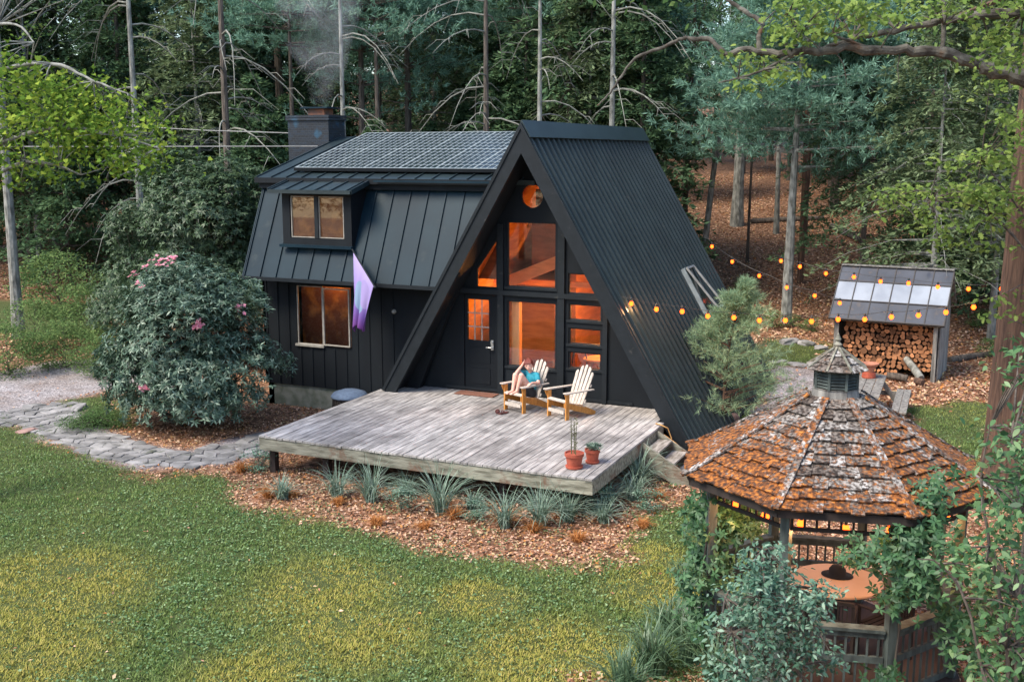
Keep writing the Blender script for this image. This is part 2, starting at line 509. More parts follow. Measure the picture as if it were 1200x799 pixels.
# ------------------------------------------------------------------ the A-frame house
AX, AZ, SL = -8.73, 6.33, 0.583          # ridge x, ridge z, run per metre of drop
YF, YB = 19.65, 27.4                      # front and back edge of the big roof
FY = 20.45                                # recessed glazed wall
DZ = 0.75
house = tag(empty('a_frame_house', (-8.73, 20.0, 0)), 'black metal clad A-frame cabin with a side wing, dormer and glowing orange windows', 'house')
def H(mb, name, mat, parent=None, **k): return mb.build(name, mat, parent or house, world=True, **k)
sn = math.hypot(1, SL); ux, uz = SL / sn, -1 / sn        # down-slope unit (right side)
nxr, nzr = 1 / sn, SL / sn                                # outward normal (right side)
def slope_pt(side, s, off, y):
    return Vector((AX + side * (ux * s + nxr * off), y, AZ + uz * s + nzr * off))
SLEN = (AZ - 0.02) * sn
for side, nm in ((1, 'ribbed_roof'), (-1, 'ribbed_roof')):
    mb = MB()
    mb.prism([(0, 0), (SLEN, 0), (SLEN, -0.13), (0.13 / SL, -0.13)], lambda s, o: slope_pt(side, s, o, YF + .04), lambda s, o: slope_pt(side, s, o, YB))
    n = 27
    for i in range(n + 1):
        y = YF + 0.08 + (YB - YF - 0.16) * i / n
        w = 0.026
        mb.prism([(0.05, 0.0), (SLEN, 0.0), (SLEN, 0.055), (0.05, 0.055)], lambda s, o: slope_pt(side, s, o, y - w * (1 if o < .02 else .55)), lambda s, o: slope_pt(side, s, o, y + w * (1 if o < .02 else .55)))
    H(mb, nm, M['black_metal'])
mb = MB()
for side in (1, -1):
    mb.prism([(-0.058 / SL, 0.058), (0.24, 0.058), (0.24, 0.085), (-0.085 / SL, 0.085)], lambda s, o: slope_pt(side, s, o, YF - .03), lambda s, o: slope_pt(side, s, o, YB + .03))
H(mb, 'ridge_cap', M['black_metal'])
for side in (1, -1):
    mb = MB()
    e = SLEN if side > 0 else (AZ - DZ - 0.004) * sn
    mb.prism([(-0.03 / SL, 0.03), (e, 0.03), (e - .06, -0.24), (0.24 / SL, -0.24)], lambda s, o: slope_pt(side, s, o, YF - .06), lambda s, o: slope_pt(side, s, o, YF + .035))
    mb.prism([(-0.06 / SL, 0.06), (e, 0.06), (e - .02, 0.0), (0.0, 0.0)], lambda s, o: slope_pt(side, s, o, YF - .085), lambda s, o: slope_pt(side, s, o, YF - .062))
    H(mb, 'barge_board', M['trim'])
for side in (1, -1):
    mb = MB()
    mb.prism([(0.135 / SL, -0.135), (SLEN - .9, -0.135), (SLEN - .9, -0.16), (0.16 / SL, -0.16)], lambda s, o: slope_pt(side, s, o, YF + .04), lambda s, o: slope_pt(side, s, o, FY - .004))
    H(mb, 'soffit', M['black_paint'])

# glazed front wall
def xin(z, off=0.16): return (AZ - z) * SL - off * sn
zt = AZ - 0.16 * sn / SL * 1.0
door_h = [(-10.46, DZ + .001), (-9.70, DZ + .001), (-9.70, 2.87), (-10.46, 2.87)]
W1 = (-9.44, -8.31, 1.37, 2.79); W2 = (-9.44, -8.32, 3.07, 4.45)
R2 = (-8.03, -7.31, 2.45, 2.80); R3 = (-8.03, -7.31, 1.95, 2.30); R4 = (-8.03, -7.31, 1.44, 1.80)
L1 = [(-10.17, 3.02), (-9.67, 3.02), (-9.67, 4.12), (-10.17, 3.42)]
R1 = [(-8.05, 3.00), (-7.30, 3.00), (-7.55, 3.43), (-8.05, 3.43)]
def rect(r): return [(r[0], r[2]), (r[1], r[2]), (r[1], r[3]), (r[0], r[3])]
rnd = [(-8.87 + .26 * math.cos(t), 4.98 + .26 * math.sin(t)) for t in np.linspace(0, 2 * math.pi, 28, endpoint=False)]
outer = [(AX - xin(.42), .42), (-10.9, .42), (-10.9, .43), (AX + xin(.42), .42), (AX + xin(AZ - .32), AZ - .32), (AX, AZ - .31), (AX - xin(AZ - .32), AZ - .32)]
outer = [(AX - xin(.42), .42), (AX + xin(.42), .42), (AX + .02, AZ - .32), (AX - .02, AZ - .32)]
mb = plate(outer, [door_h, rect(W1), rect(W2), rect(R2), rect(R3), rect(R4), L1, R1, rnd],
           lambda a, b: (a, FY, b), lambda a, b: (a, FY + .12, b))
H(mb, 'front_wall', M['black_paint'])
mb = MB()
for x0, x1, z0, z1 in ((-9.63, -9.50, DZ, 4.55), (-8.26, -8.11, DZ, 4.55), (-7.26, -7.16, DZ, 3.1)):
    mb.box(x0, x1, FY - .06, FY - .002, z0, min(z1, AZ - (abs((x0 + x1) / 2 - AX) + .3) / SL))
mb.box(-10.55, -7.35, FY - .075, FY - .062, 2.90, 3.00)
mb.box(-10.9, -6.6, FY - .03, FY - .002, 0.78, 0.84)
H(mb, 'timber_post', M['trim'])
def window(parent, poly, y, fw=0.05, name='window', sill=True, mat='trim', glass='glass', depth=.05):
    """frame ring (front at y) with a pane as its sub-part; poly in x,z counter-clockwise"""
    cx_ = sum(p[0] for p in poly) / len(poly); cz_ = sum(p[1] for p in poly) / len(poly)
    inner = []
    n = len(poly)
    for i in range(n):
        a, b, c = Vector(poly[i - 1]), Vector(poly[i]), Vector(poly[(i + 1) % n])
        e1 = (b - a).normalized(); e2 = (c - b).normalized()
        n1 = Vector((-e1.y, e1.x)); n2 = Vector((-e2.y, e2.x))
        bis = (n1 + n2); bis = bis / max(bis.length_squared, .2) * 2
        inner.append(tuple(b + bis * fw))
    fr = plate(poly, [inner], lambda a, b: (a, y, b), lambda a, b: (a, y + depth, b))
    if sill:
        x0 = min(p[0] for p in poly); x1 = max(p[0] for p in poly); z0 = min(p[1] for p in poly)
        fr.box(x0 - .04, x1 + .04, y - .06, y - .001, z0 - .04, z0 + .012)
    o = fr.build(name, M[mat], parent, world=True)
    g = MB().prism(inner, lambda a, b: (a, y + depth * .5 - .003, b), lambda a, b: (a, y + depth * .5 + .003, b)).build('pane', M[glass], o, world=True)
    return o
for w in (W1, W2): window(house, rect(w), FY + .03, 0.028)
for w in (R2, R3, R4): window(house, rect(w), FY + .03, 0.03)
window(house, L1, FY + .03, 0.025, sill=False); window(house, R1, FY + .03, 0.025, sill=False)
window(house, rnd, FY + .03, 0.02, name='round_window', sill=False)
# door with nine small panes
dr = plate([(-10.45, DZ + .02), (-9.71, DZ + .02), (-9.71, 2.86), (-10.45, 2.86)], [[(-10.38, 1.87), (-9.87, 1.87), (-9.87, 2.76), (-10.38, 2.76)]],
           lambda a, b: (a, FY + .03, b), lambda a, b: (a, FY + .08, b))
for z in (0.92, 1.38): dr.box(-10.32, -9.84, FY + .018, FY + .029, z, z + .34)
door = H(dr, 'door', M['black_paint'])
mu = MB()
for i in (1, 2): mu.box(-10.38 + .17 * i - .011, -10.38 + .17 * i + .011, FY + .025, FY + .05, 1.87, 2.76)
for i in (1, 2): mu.box(-10.38, -9.87, FY + .027, FY + .048, 1.87 + .297 * i - .011, 1.87 + .297 * i + .011)
H(mu, 'muntin_bars', M['pale_trim'], door)
MB().box(-10.38, -9.87, FY + .052, FY + .058, 1.87, 2.76).build('pane', M['glass'], door, world=True)
hd = MB().box(-9.815, -9.755, FY - .0, FY + .029, 1.68, 1.90); hd.tube([(-9.785, FY, 1.74), (-9.785, FY - .06, 1.74), (-9.90, FY - .07, 1.745)], .014, 8)
hd.tube([(-9.785, FY, 1.85), (-9.785, FY - .03, 1.85)], .028, 10)
H(hd, 'handle', surf('steel', (0.6, 0.6, 0.6), rough=0.3, metal=0.9), door)

# back wall and side shell so that nothing shows through
mb = MB().prism([(AX - xin(.1), .05), (AX + xin(.1), .05), (AX + .02, AZ - .32), (AX - .02, AZ - .32)], lambda a, b: (a, YB - .5, b), lambda a, b: (a, YB - .38, b))
H(mb, 'back_wall', M['black_paint'])
mb = MB().box(AX - 3.3, AX + 3.25, FY + .13, YB - .51, .52, .74)
wood_floor = surf('floor_boards', (0.42, 0.17, 0.05), (0.28, 0.10, 0.03), rough=0.4, scale=3, stretch=(6, .5, 1))
H(mb, 'floor', wood_floor)
# warm interior lining
warm = surf('pine_lining', (0.72, 0.38, 0.13), (0.52, 0.23, 0.07), rough=0.6, scale=2, stretch=(1, 1, 5))
goldp = surf('painted_reflection', (0.16, 0.06, 0.03), (0.5, 0.25, 0.07), rough=0.7, scale=3.2, detail=8, contrast=(.5, .72))  # golden blotches painted to imitate foliage reflected in the glass
brownp = surf('brown_panel', (0.22, 0.085, 0.04), (0.12, 0.045, 0.02), rough=0.5, scale=2, stretch=(1, 1, 4))
mb = MB()
for side in (1, -1):
    mb.prism([(0.3, -0.165), (SLEN - .95, -0.165), (SLEN - .95, -0.18), (0.3, -0.18)], lambda s, o: slope_pt(side, s, o, FY + .13), lambda s, o: slope_pt(side, s, o, YB - .52))
H(mb, 'interior_lining', warm)
mb = MB().prism([(AX - xin(.75, .2), .75), (AX + xin(.75, .2), .75), (AX + .02, AZ - .4), (AX - .02, AZ - .4)], lambda a, b: (a, 24.2, b), lambda a, b: (a, 24.3, b))
H(mb, 'interior_wall', warm)
mb = MB().box(-9.15, -8.62, 22.4, 24.1, .75, 4.9)          # brown partition behind the sitting room glass
mb.box(-10.6, -9.72, 21.0, 21.06, 3.15, 4.5)  # panel added to darken the upper left pane
mb.box(-9.62, -8.2, 22.2, 22.28, 3.36, 5.0)  # panel added to imitate brown reflections in the big upper pane
mb.box(-9.1, -8.7, 21.2, 21.26, 4.75, 5.1)  # board added behind the round pane to imitate its dark reflection
H(mb, 'partition_and_reflection_panels', brownp)
mb = MB().box(-9.42, -9.24, 20.66, 20.80, .75, 3.0)
H(mb, 'interior_post', surf('light_pine', (0.80, 0.52, 0.26), (0.65, 0.38, 0.17), rough=0.5, scale=3, stretch=(4, 4, .5)))
mb = MB().beam((-9.9, 21.3, 3.03), (-8.15, 21.7, 3.78), .10, .26)
mb.box(-10.5, -7.2, 22.0, 22.16, 2.93, 3.05)
H(mb, 'interior_beam', surf('orange_beam', (0.80, 0.32, 0.10), (0.62, 0.22, 0.06), rough=0.5, scale=3, stretch=(.5, 4, 4)))
mb = MB().box(AX - 2.1, -8.9, 22.17, 24.19, 2.95, 3.04)
H(mb, 'loft_floor', warm)
# lamps that light the rooms (lit in the photograph)
def lamp(loc, power, col, parent=None, r=0.12):
    l = bpy.data.lights.new('room_light', 'POINT'); l.energy = power; l.color = col; l.shadow_soft_size = r
    o = bpy.data.objects.new('room_light', l); COL.objects.link(o); o.location = loc
    if parent:
        rl = root_of(parent).location
        o.parent = parent; o.location = Vector(loc) - rl
    return o
glow = surf('warm_bulb', (1, .6, .3), emit=((1.0, 0.42, 0.12), 14))
def pendant(loc, power, cord, label):
    t = tag(empty('pendant_lamp', loc), label, 'lamp')
    MB().tube([(0, 0, .1), (0, 0, cord)], .008, 6).build('cord', M['cable'], t)
    MB().lathe([(.04, .12), (.14, 0.0), (.145, -.01), (.045, .125)], 20).build('lamp_shade', M['black_iron'], t)
    MB().ball((0, 0, -.02), .05).build('bulb', glow, t)
    lamp(Vector(loc) + Vector((0, 0, -.14)), power, (1.0, 0.36, 0.07), t)
pendant((-7.8, 22.2, 2.72), 95, 1.5, 'small black pendant lamp glowing orange inside the right hand windows')
pendant((-8.55, 21.9, 4.75), 4, .6, 'small pendant lamp hung high under the cabin ridge')
pendant((-9.75, 21.7, 2.66), 28, .25, 'small pendant lamp glowing just inside the front door')

# a dining table and chair inside, seen through the low right panes
tb = tag(empty('dining_table', (-7.72, 21.6, DZ)), 'small wooden dining table inside behind the low right windows', 'table')
o = MB().lathe([(0.36, .68), (0.38, .70), (0.38, .72), (0.36, .73)], 24).build('tabletop', warm, tb)
for a in (0.8, 2.4, 3.9, 5.5): MB().tube([(.25 * math.cos(a), .25 * math.sin(a), 0), (.22 * math.cos(a), .22 * math.sin(a), .68)], [.02, .028], 8).build('leg', warm, tb)
ch = tag(empty('bentwood_chair', (-8.12, 21.2, DZ)), 'dark bentwood chair inside, its curved back behind the right windows', 'chair')
MB().lathe([(0.19, .42), (0.2, .45), (0.18, .46)], 20).build('seat', M['black_iron'], ch)
MB().tube([(-.17, .1, .44)] + [(-.17 * math.cos(t), .16, .62 + .36 * math.sin(t)) for t in np.linspace(0, math.pi, 9)] + [(.17, .1, .44)], .014, 8).build('backrest', M['black_iron'], ch)
for a in (0.8, 2.35, 3.9, 5.5): MB().tube([(.2 * math.cos(a), .2 * math.sin(a), 0), (.14 * math.cos(a), .14 * math.sin(a), .43)], .014, 8).build('leg', M['black_iron'], ch)

# ---- wing: steep seamed lower roof, low upper roof with solar panels
WX0, WX1 = -15.70, -10.5
E0 = Vector((19.65, 3.08)); E1 = Vector((20.56, 5.10))     # (y, z) of the eave and of the break
U0 = Vector((20.38, 5.30)); U1 = Vector((24.0, 6.27))      # upper roof eave and ridge
def prof(a, b, f, off):
    d = (b - a); nrm = Vector((-d.y, d.x)).normalized()
    p = a + d * f + nrm * off
    return p
def strip(mb, a, b, o0, o1, x0, x1, f0=0.0, f1=1.0):
    p = [prof(a, b, f0, o0), prof(a, b, f1, o0), prof(a, b, f1, o1), prof(a, b, f0, o1)]
    mb.prism([(q.x, q.y) for q in p], lambda y, z: (x0, y, z), lambda y, z: (x1, y, z))
    return mb
def xend(z): return AX - (AZ - z) * SL - .02
q = [prof(E0, E1, 0, -.1), prof(E0, E1, 1, -.1), prof(E0, E1, 1, 0), prof(E0, E1, 0, 0)]
mb = MB().add([(WX0, p.x, p.y) for p in q] + [(xend(p.y), p.x, p.y) for p in q], [(0, 1, 2, 3), (7, 6, 5, 4), (0, 4, 5, 1), (1, 5, 6, 2), (2, 6, 7, 3), (3, 7, 4, 0)])
x = WX0 + .03
while x < -9.4:
    zs = max(E0.y, AZ - (AX - .02 - x) / SL)
    fs_ = (zs - E0.y) / (E1.y - E0.y)
    if fs_ < .97: strip(mb, E0, E1, 0, .032, x - .011, x + .011, fs_, 1.0)
    x += .435
strip(mb, E0, E1, -.12, .02, WX0 - .03, WX0 - .003)
H(mb, 'seamed_roof', M['slate_metal'])
mb = MB().box(WX0 - .03, -10.6, E0.x - .05, E0.x - .012, E0.y - .06, E0.y + .02)
H(mb, 'eave_trim', M['trim'])
mb = strip(MB(), U0, U1, -.1, 0, WX0 - .12, AX - .05)
x = WX0 - .08
while x < -9.0:
    strip(mb, U0, U1, 0, .03, x - .012, x + .012); x += .42
strip(mb, U1, Vector((27.3, 5.3)), -.1, 0, WX0 - .12, AX - .05)
H(mb, 'upper_roof', M['black_metal'])
mb = MB().box(WX0 - .13, -9.35, U0.x - .02, U0.x + .03, U0.y - .12, U0.y + .0)
mb.box(WX0 - .06, -9.5, U0.x + .06, U0.x + .12, E1.y - .04, U0.y - .04)
H(mb, 'fascia_board', M['black_paint'])
mb = MB()
gp = [(-12.55, U0.x - .10, U0.y - .05), (-9.5, U0.x - .10, U0.y - .05)]
mb.beam(gp[0], gp[1], .07, .04)
H(mb, 'gutter', M['slate_metal'])
# solar array: two rows of framed modules made of dark cells
cellm = None
def solar_mat():
    m, nt, N, L = new_mat('solar_cells')
    out = N.new('ShaderNodeOutputMaterial'); p = N.new('ShaderNodeBsdfPrincipled'); L.new(p.outputs[0], out.inputs[0])
    p.inputs['Roughness'].default_value = 0.16; p.inputs['Base Color'].default_value = (.012, .018, .024, 1)
    return m
cellm = solar_mat()
pyL, pyH = 20.78, 23.86
arr = MB(); bars = MB()
f0 = (pyL - U0.x) / (U1.x - U0.x); f1 = (pyH - U0.x) / (U1.x - U0.x)
PX0, PX1 = -14.95, -9.45
strip(arr, U0, U1, .09, .12, PX0, PX1, f0, f1)
pan = H(arr, 'solar_array', cellm)
x = PX0; k = 0
while x <= PX1 + .01:
    w = .022 if k % 6 == 0 else .011
    strip(bars, U0, U1, .121, .127, x - w, x + w, f0, f1); x += (PX1 - PX0) / 36; k += 1
for j in range(13):
    f = f0 + (f1 - f0) * j / 12; w = .0055 if j in (0, 6, 12) else .0026
    strip(bars, U0, U1, .1285, .133, PX0, PX1, f - w, f + w)
H(bars, 'module_frame', M['solar_frame'], pan)
mb = MB()
strip(mb, U0, U1, .02, .088, PX0 + .2, PX0 + .26, f0, f1); strip(mb, U0, U1, .02, .088, PX1 - .3, PX1 - .24, f0, f1)
strip(mb, U0, U1, .055, .125, PX0 - .02, PX1 + .02, f0 - .012, f0 - .002)
H(mb, 'mounting_rail', M['trim'], pan)
# wing walls
WY = 20.2
Wl = (-14.63, -13.98, 1.55, 2.85); Wr = (-13.87, -13.22, 1.52, 2.83)
mb = plate([(-15.6, .52), (-11.55, .52), (-10.4, 3.2), (-15.6, 3.2)], [[(-14.66, 1.50), (-13.18, 1.50), (-13.18, 2.88), (-14.66, 2.88)]], lambda a, b: (a, WY, b), lambda a, b: (a, WY + .12, b))
x = -15.5
while x < -11.8:
    for (za, zb) in ([(.53, 3.05)] if not (-14.72 < x < -13.14) else [(.53, 1.46), (2.92, 3.05)]):
        mb.box(x - .02, x + .02, WY - .018, WY - .001, za, zb)
    x += .31
H(mb, 'wing_wall', M['black_paint'])
mb = MB().prism([(20.2, .52), (27.2, .52), (27.2, 5.2), (24.0, 6.15), (20.6, 5.18), (20.2, 4.2)], lambda y, z: (-15.6, y, z), lambda y, z: (-15.48, y, z))
mb.box(-15.6, -10.5, 27.08, 27.2, .4, 5.2)
H(mb, 'gable_wall', M['black_paint'])
mb = MB().box(-15.55, -11.9, WY + .03, WY + .3, -.1, .518); mb.box(-15.55, -15.4, WY + .03, 27.1, -.1, .517)
H(mb, 'foundation', M['concrete'])
window(house, [(-14.65, 1.51), (-13.95, 1.51), (-13.95, 2.87), (-14.65, 2.87)], WY + .01, .02, mat='pale_trim')
# right sash stands ajar
ow = window(house, [(-13.91, 1.53), (-13.20, 1.53), (-13.20, 2.85), (-13.91, 2.85)], WY - .045, .026, mat='pale_trim', sill=False)
mb = MB().box(-14.9, -12.9, 20.75, 20.80, 1.0, 3.05)
H(mb, 'reflection_backing', goldp)  # sheet added behind the wing window to carry the painted reflection
lamp((-13.9, 20.45, 2.95), 7, (1, .40, .10), house)  # added lamp without a fixture, brightens the sheet behind the wing window
# dormer
DX0, DX1, DY, DZ0, DZ1 = -14.72, -12.90, 19.88, 3.83, 5.02
mb = plate([(DX0, DZ0), (DX1, DZ0), (DX1, DZ1), (DX0, DZ1)], [[(-14.52, 3.99), (-13.09, 3.99), (-13.09, 4.92), (-14.52, 4.92)]], lambda a, b: (a, DY, b), lambda a, b: (a, DY + .1, b))
for xs in (DX0, DX1 - .06):
    mb.prism([(DY + .101, DZ0), (DY + .12, DZ0), (20.75, 5.0), (20.75, 5.25), (DY + .101, DZ1)], lambda y, z: (xs, y, z), lambda y, z: (xs + .06, y, z))
dm = H(mb, 'dormer', M['black_paint'])
window(dm, [(-14.50, 4.01), (-13.84, 4.01), (-13.84, 4.90), (-14.50, 4.90)], DY + .02, .03, mat='pale_trim', name='window', sill=False) if False else None
for (a, b) in ((-14.50, -13.86), (-13.76, -13.11)):
    fr = plate(rect((a, b, 4.0, 4.91)), [rect((a + .018, b - .018, 4.018, 4.892))], lambda p, q: (p, DY + .02, q), lambda p, q: (p, DY + .06, q))
    fr.build('window_frame', M['pale_trim'], dm, world=True)
    MB().box(a + .03, b - .03, DY + .035, DY + .042, 4.03, 4.88).build('pane', M['glass'], dm, world=True)
MB().box(-13.858, -13.762, DY - .012, DY + .05, 3.995, 4.915).build('mullion', M['trim'], dm, world=True)
MB().box(DX0 - .04, DX1 + .04, DY - .10, DY - .002, DZ0 - .05, DZ0 + .012).build('sill', M['slate_metal'], dm, world=True)
mb = MB(); a, b = Vector((DY - .22, DZ1 + .02)), Vector((20.52, DZ1 + .24))
strip(mb, a, b, -.05, 0, DX0 - .2, DX1 + .14)
for i in range(6):
    xx = DX0 - .16 + i * .40; strip(mb, a, b, 0, .03, xx - .012, xx + .012)
strip(mb, a, b, -.06, .045, DX1 + .142, DX1 + .17); strip(mb, a, b, -.06, .045, DX0 - .23, DX0 - .202)
mb.box(DX0 - .2, DX1 + .14, a.x - .03, a.x - .003, a.y - .06, a.y + .02)
mb.build('dormer_roof', M['black_metal'], dm, world=True)
mb = MB().box(-14.5, -13.1, 19.985, 19.995, 3.99, 4.93); H(mb, 'reflection_backing', surf('glowing_reflection', (0.13, 0.05, 0.025), (0.42, 0.19, 0.05), rough=0.7, scale=3.0, detail=8, contrast=(.48, .72), emit=((.5, .18, .04), .05)))  # added sheet behind the dormer panes: painted reflection with a faint glow
# chimney
def brickmat():
    m, nt, N, L = new_mat('black_brick')
    out = N.new('ShaderNodeOutputMaterial'); p = N.new('ShaderNodeBsdfPrincipled'); L.new(p.outputs[0], out.inputs[0])
    tc = N.new('ShaderNodeTexCoord'); sp = N.new('ShaderNodeSeparateXYZ'); L.new(tc.outputs['Object'], sp.inputs[0])
    ad = N.new('ShaderNodeMath'); L.new(sp.outputs[0], ad.inputs[0]); L.new(sp.outputs[1], ad.inputs[1])
    cb = N.new('ShaderNodeCombineXYZ'); L.new(ad.outputs[0], cb.inputs[0]); L.new(sp.outputs[2], cb.inputs[1])
    b = N.new('ShaderNodeTexBrick'); L.new(cb.outputs[0], b.inputs[0]); b.inputs['Scale'].default_value = 4.2
    b.inputs['Color1'].default_value = (.006, .016, .032, 1); b.inputs['Color2'].default_value = (.002, .004, .009, 1); b.inputs['Mortar'].default_value = (.014, .02, .028, 1)
    b.inputs['Mortar Size'].default_value = .03
    nz = N.new('ShaderNodeTexNoise'); nz.inputs['Scale'].default_value = 2.3; L.new(tc.outputs['Object'], nz.inputs[0])
    r = ramp(N, [(.62, (0, 0, 0)), (.72, (1, 1, 1))]); L.new(nz.outputs[0], r.inputs[0])
    mm = N.new('ShaderNodeMix'); mm.data_type = 'RGBA'; L.new(r.outputs[0], mm.inputs[0]); L.new(b.outputs[0], mm.inputs[6]); mm.inputs[7].default_value = (.012, .055, .10, 1)
    L.new(mm.outputs[2], p.inputs['Base Color']); p.inputs['Roughness'].default_value = .6
    bp = N.new('ShaderNodeBump'); bp.inputs['Distance'].default_value = .02; bp.inputs['Strength'].default_value = .9; bp.invert = True
    L.new(b.outputs['Fac'], bp.inputs['Height']); L.new(bp.outputs[0], p.inputs['Normal'])
    return m
M['brick'] = brickmat()
cb = MB().box(-17.05, -15.80, 23.4, 24.15, -.1, 6.68)
for k in range(2): cb.box(-17.09 + .0, -15.76, 23.36, 24.19, 6.681 + k * .07, 6.74 + k * .07)
chim = H(cb, 'chimney', M['brick'])
mb = MB().box(-16.55, -16.05, 23.6, 24.0, 6.812, 6.98); H(mb, 'flue', surf('rusty', (.22, .08, .04), (.08, .05, .04), rough=.8), chim)
mb = MB().box(-16.72, -15.9, 23.5, 24.12, 6.981, 7.02); H(mb, 'chimney_cap', M['slate_metal'], chim)
# opened roof window low on the right slope
rw = MB()
def rs(s, o, y): return slope_pt(1, s, o, y)
s0, s1, y0, y1 = 3.75, 4.9, 24.55, 25.15
def quadbar(mb, p, q, w=.06, t=.06): mb.beam(p, q, w, t, up=(nxr, 0, nzr)); return mb
for (p, q) in (((s0, y0), (s1, y0)), ((s0, y1), (s1, y1)), ((s0, y0), (s0, y1)), ((s1, y0), (s1, y1))):
    quadbar(rw, rs(p[0], .10, p[1]), rs(q[0], .10, q[1]), .07, .12)
rwin = H(rw, 'roof_window', M['solar_frame'])
mb = MB(); mb.add([rs(s0, .165, y0), rs(s1, .165, y0), rs(s1, .165, y1), rs(s0, .165, y1)], [(0, 1, 2, 3)])
H(mb, 'pane', surf('dark_pane', (.03, .04, .04), rough=.1), rwin)
# raised sash standing off the frame
sh = MB()
quadbar(sh, rs(s0, .2, y0), rs(s1, .42, y0), .05, .04); quadbar(sh, rs(s0, .2, y1), rs(s1, .42, y1), .05, .04)
quadbar(sh, rs(s0, .2, y0), rs(s0, .2, y1), .05, .04); quadbar(sh, rs(s1, .42, y0), rs(s1, .42, y1), .05, .04)
H(sh, 'sash', M['pale_cable'], rwin)
# porch light on the wing wall
pl = MB().lathe([(.05, 0), (.055, .02), (.03, .07), (0.0, .09)], 12, c=(0, 0, 0))
pl.v = [(-12.05 + v[0], WY - v[2] - .0, 2.42 + v[1]) for v in pl.v]
H(pl, 'porch_light', M['pale_trim'])

# ------------------------------------------------------------------ deck, steps
deck = tag(empty('wooden_deck', (-8.9, 17.5, 0)), 'raised grey weathered plank deck in front of the cabin', 'deck')
X0, X1, DY0 = -12.17, -5.64, 15.48
mb = MB(); x = X0; random.seed(5)
nb = 47; wB = (X1 - X0) / nb
for i in range(nb):
    xa = X0 + i * wB
    yend = FY - .003
    if xa < -11.95: yend = 19.75
    elif xa < -11.6: yend = 20.15
    if xa > -5.9: yend = 19.45
    cut = random.uniform(16.5, 19)
    segs = [(DY0 - .02, cut - .003), (cut + .003, yend)] if random.random() < .7 else [(DY0 - .02, yend)]
    for a, b in segs:
        dz = random.uniform(-.003, .003)
        mb.box(xa + .006, xa + wB - .006, a + random.uniform(-.008, .008), b, DZ - .035 + dz, DZ + dz)
mb.build('deck_boards', M['deck'], deck, world=True)
mb = MB(); xs = [X0, -9.9, -8.2, X1]
for a, b in zip(xs[:-1], xs[1:]): mb.box(a + .003, b - .003, DY0, DY0 + .045, DZ - .27, DZ - .037)
mb.box(X1 - .045, X1, DY0 + .047, 18.06, DZ - .27, DZ - .037); mb.box(X1 - .045, X1, 18.063, 19.4, DZ - .26, DZ - .037)
mb.box(X0, X0 + .045, DY0 + .047, 19.7, DZ - .27, DZ - .037)
mb.build('fascia_board', M['weathered'], deck, world=True)
mb = MB()
for yy in np.arange(16, 20.2, .6): mb.box(X0 + .05, X1 - .05, yy, yy + .05, DZ - .24, DZ - .04)
mb.build('joists', M['gazebo_dark'], deck, world=True)
pp = None
for xx in np.linspace(X0 + .12, X1 - .5, 6):
    for yy in (15.75, 18.3):
        MB().box(xx - .06, xx + .06, yy - .06, yy + .06, -.05, DZ - .245).build('post', M['gazebo_dark'], deck, world=True)
st = tag(empty('porch_steps', (-5.3, 18.5, 0)), 'short flight of three grey wooden steps at the deck\'s right side', 'steps')
for yy in (18.06, 18.98):
    mb = MB().prism([(-5.62, .70), (-5.62, .28), (-4.98, -.02), (-4.70, -.02), (-4.70, .16)], lambda a, b: (a, yy - .025, b), lambda a, b: (a, yy + .025, b))
    mb.build('stringer', M['weathered'], st, world=True)
for xa, z in ((-5.60, .56), (-5.32, .37), (-5.04, .19)):
    MB().box(xa, xa + .27, 18.09, 18.95, z - .035, z).build('tread', M['stairwood'], st, world=True)

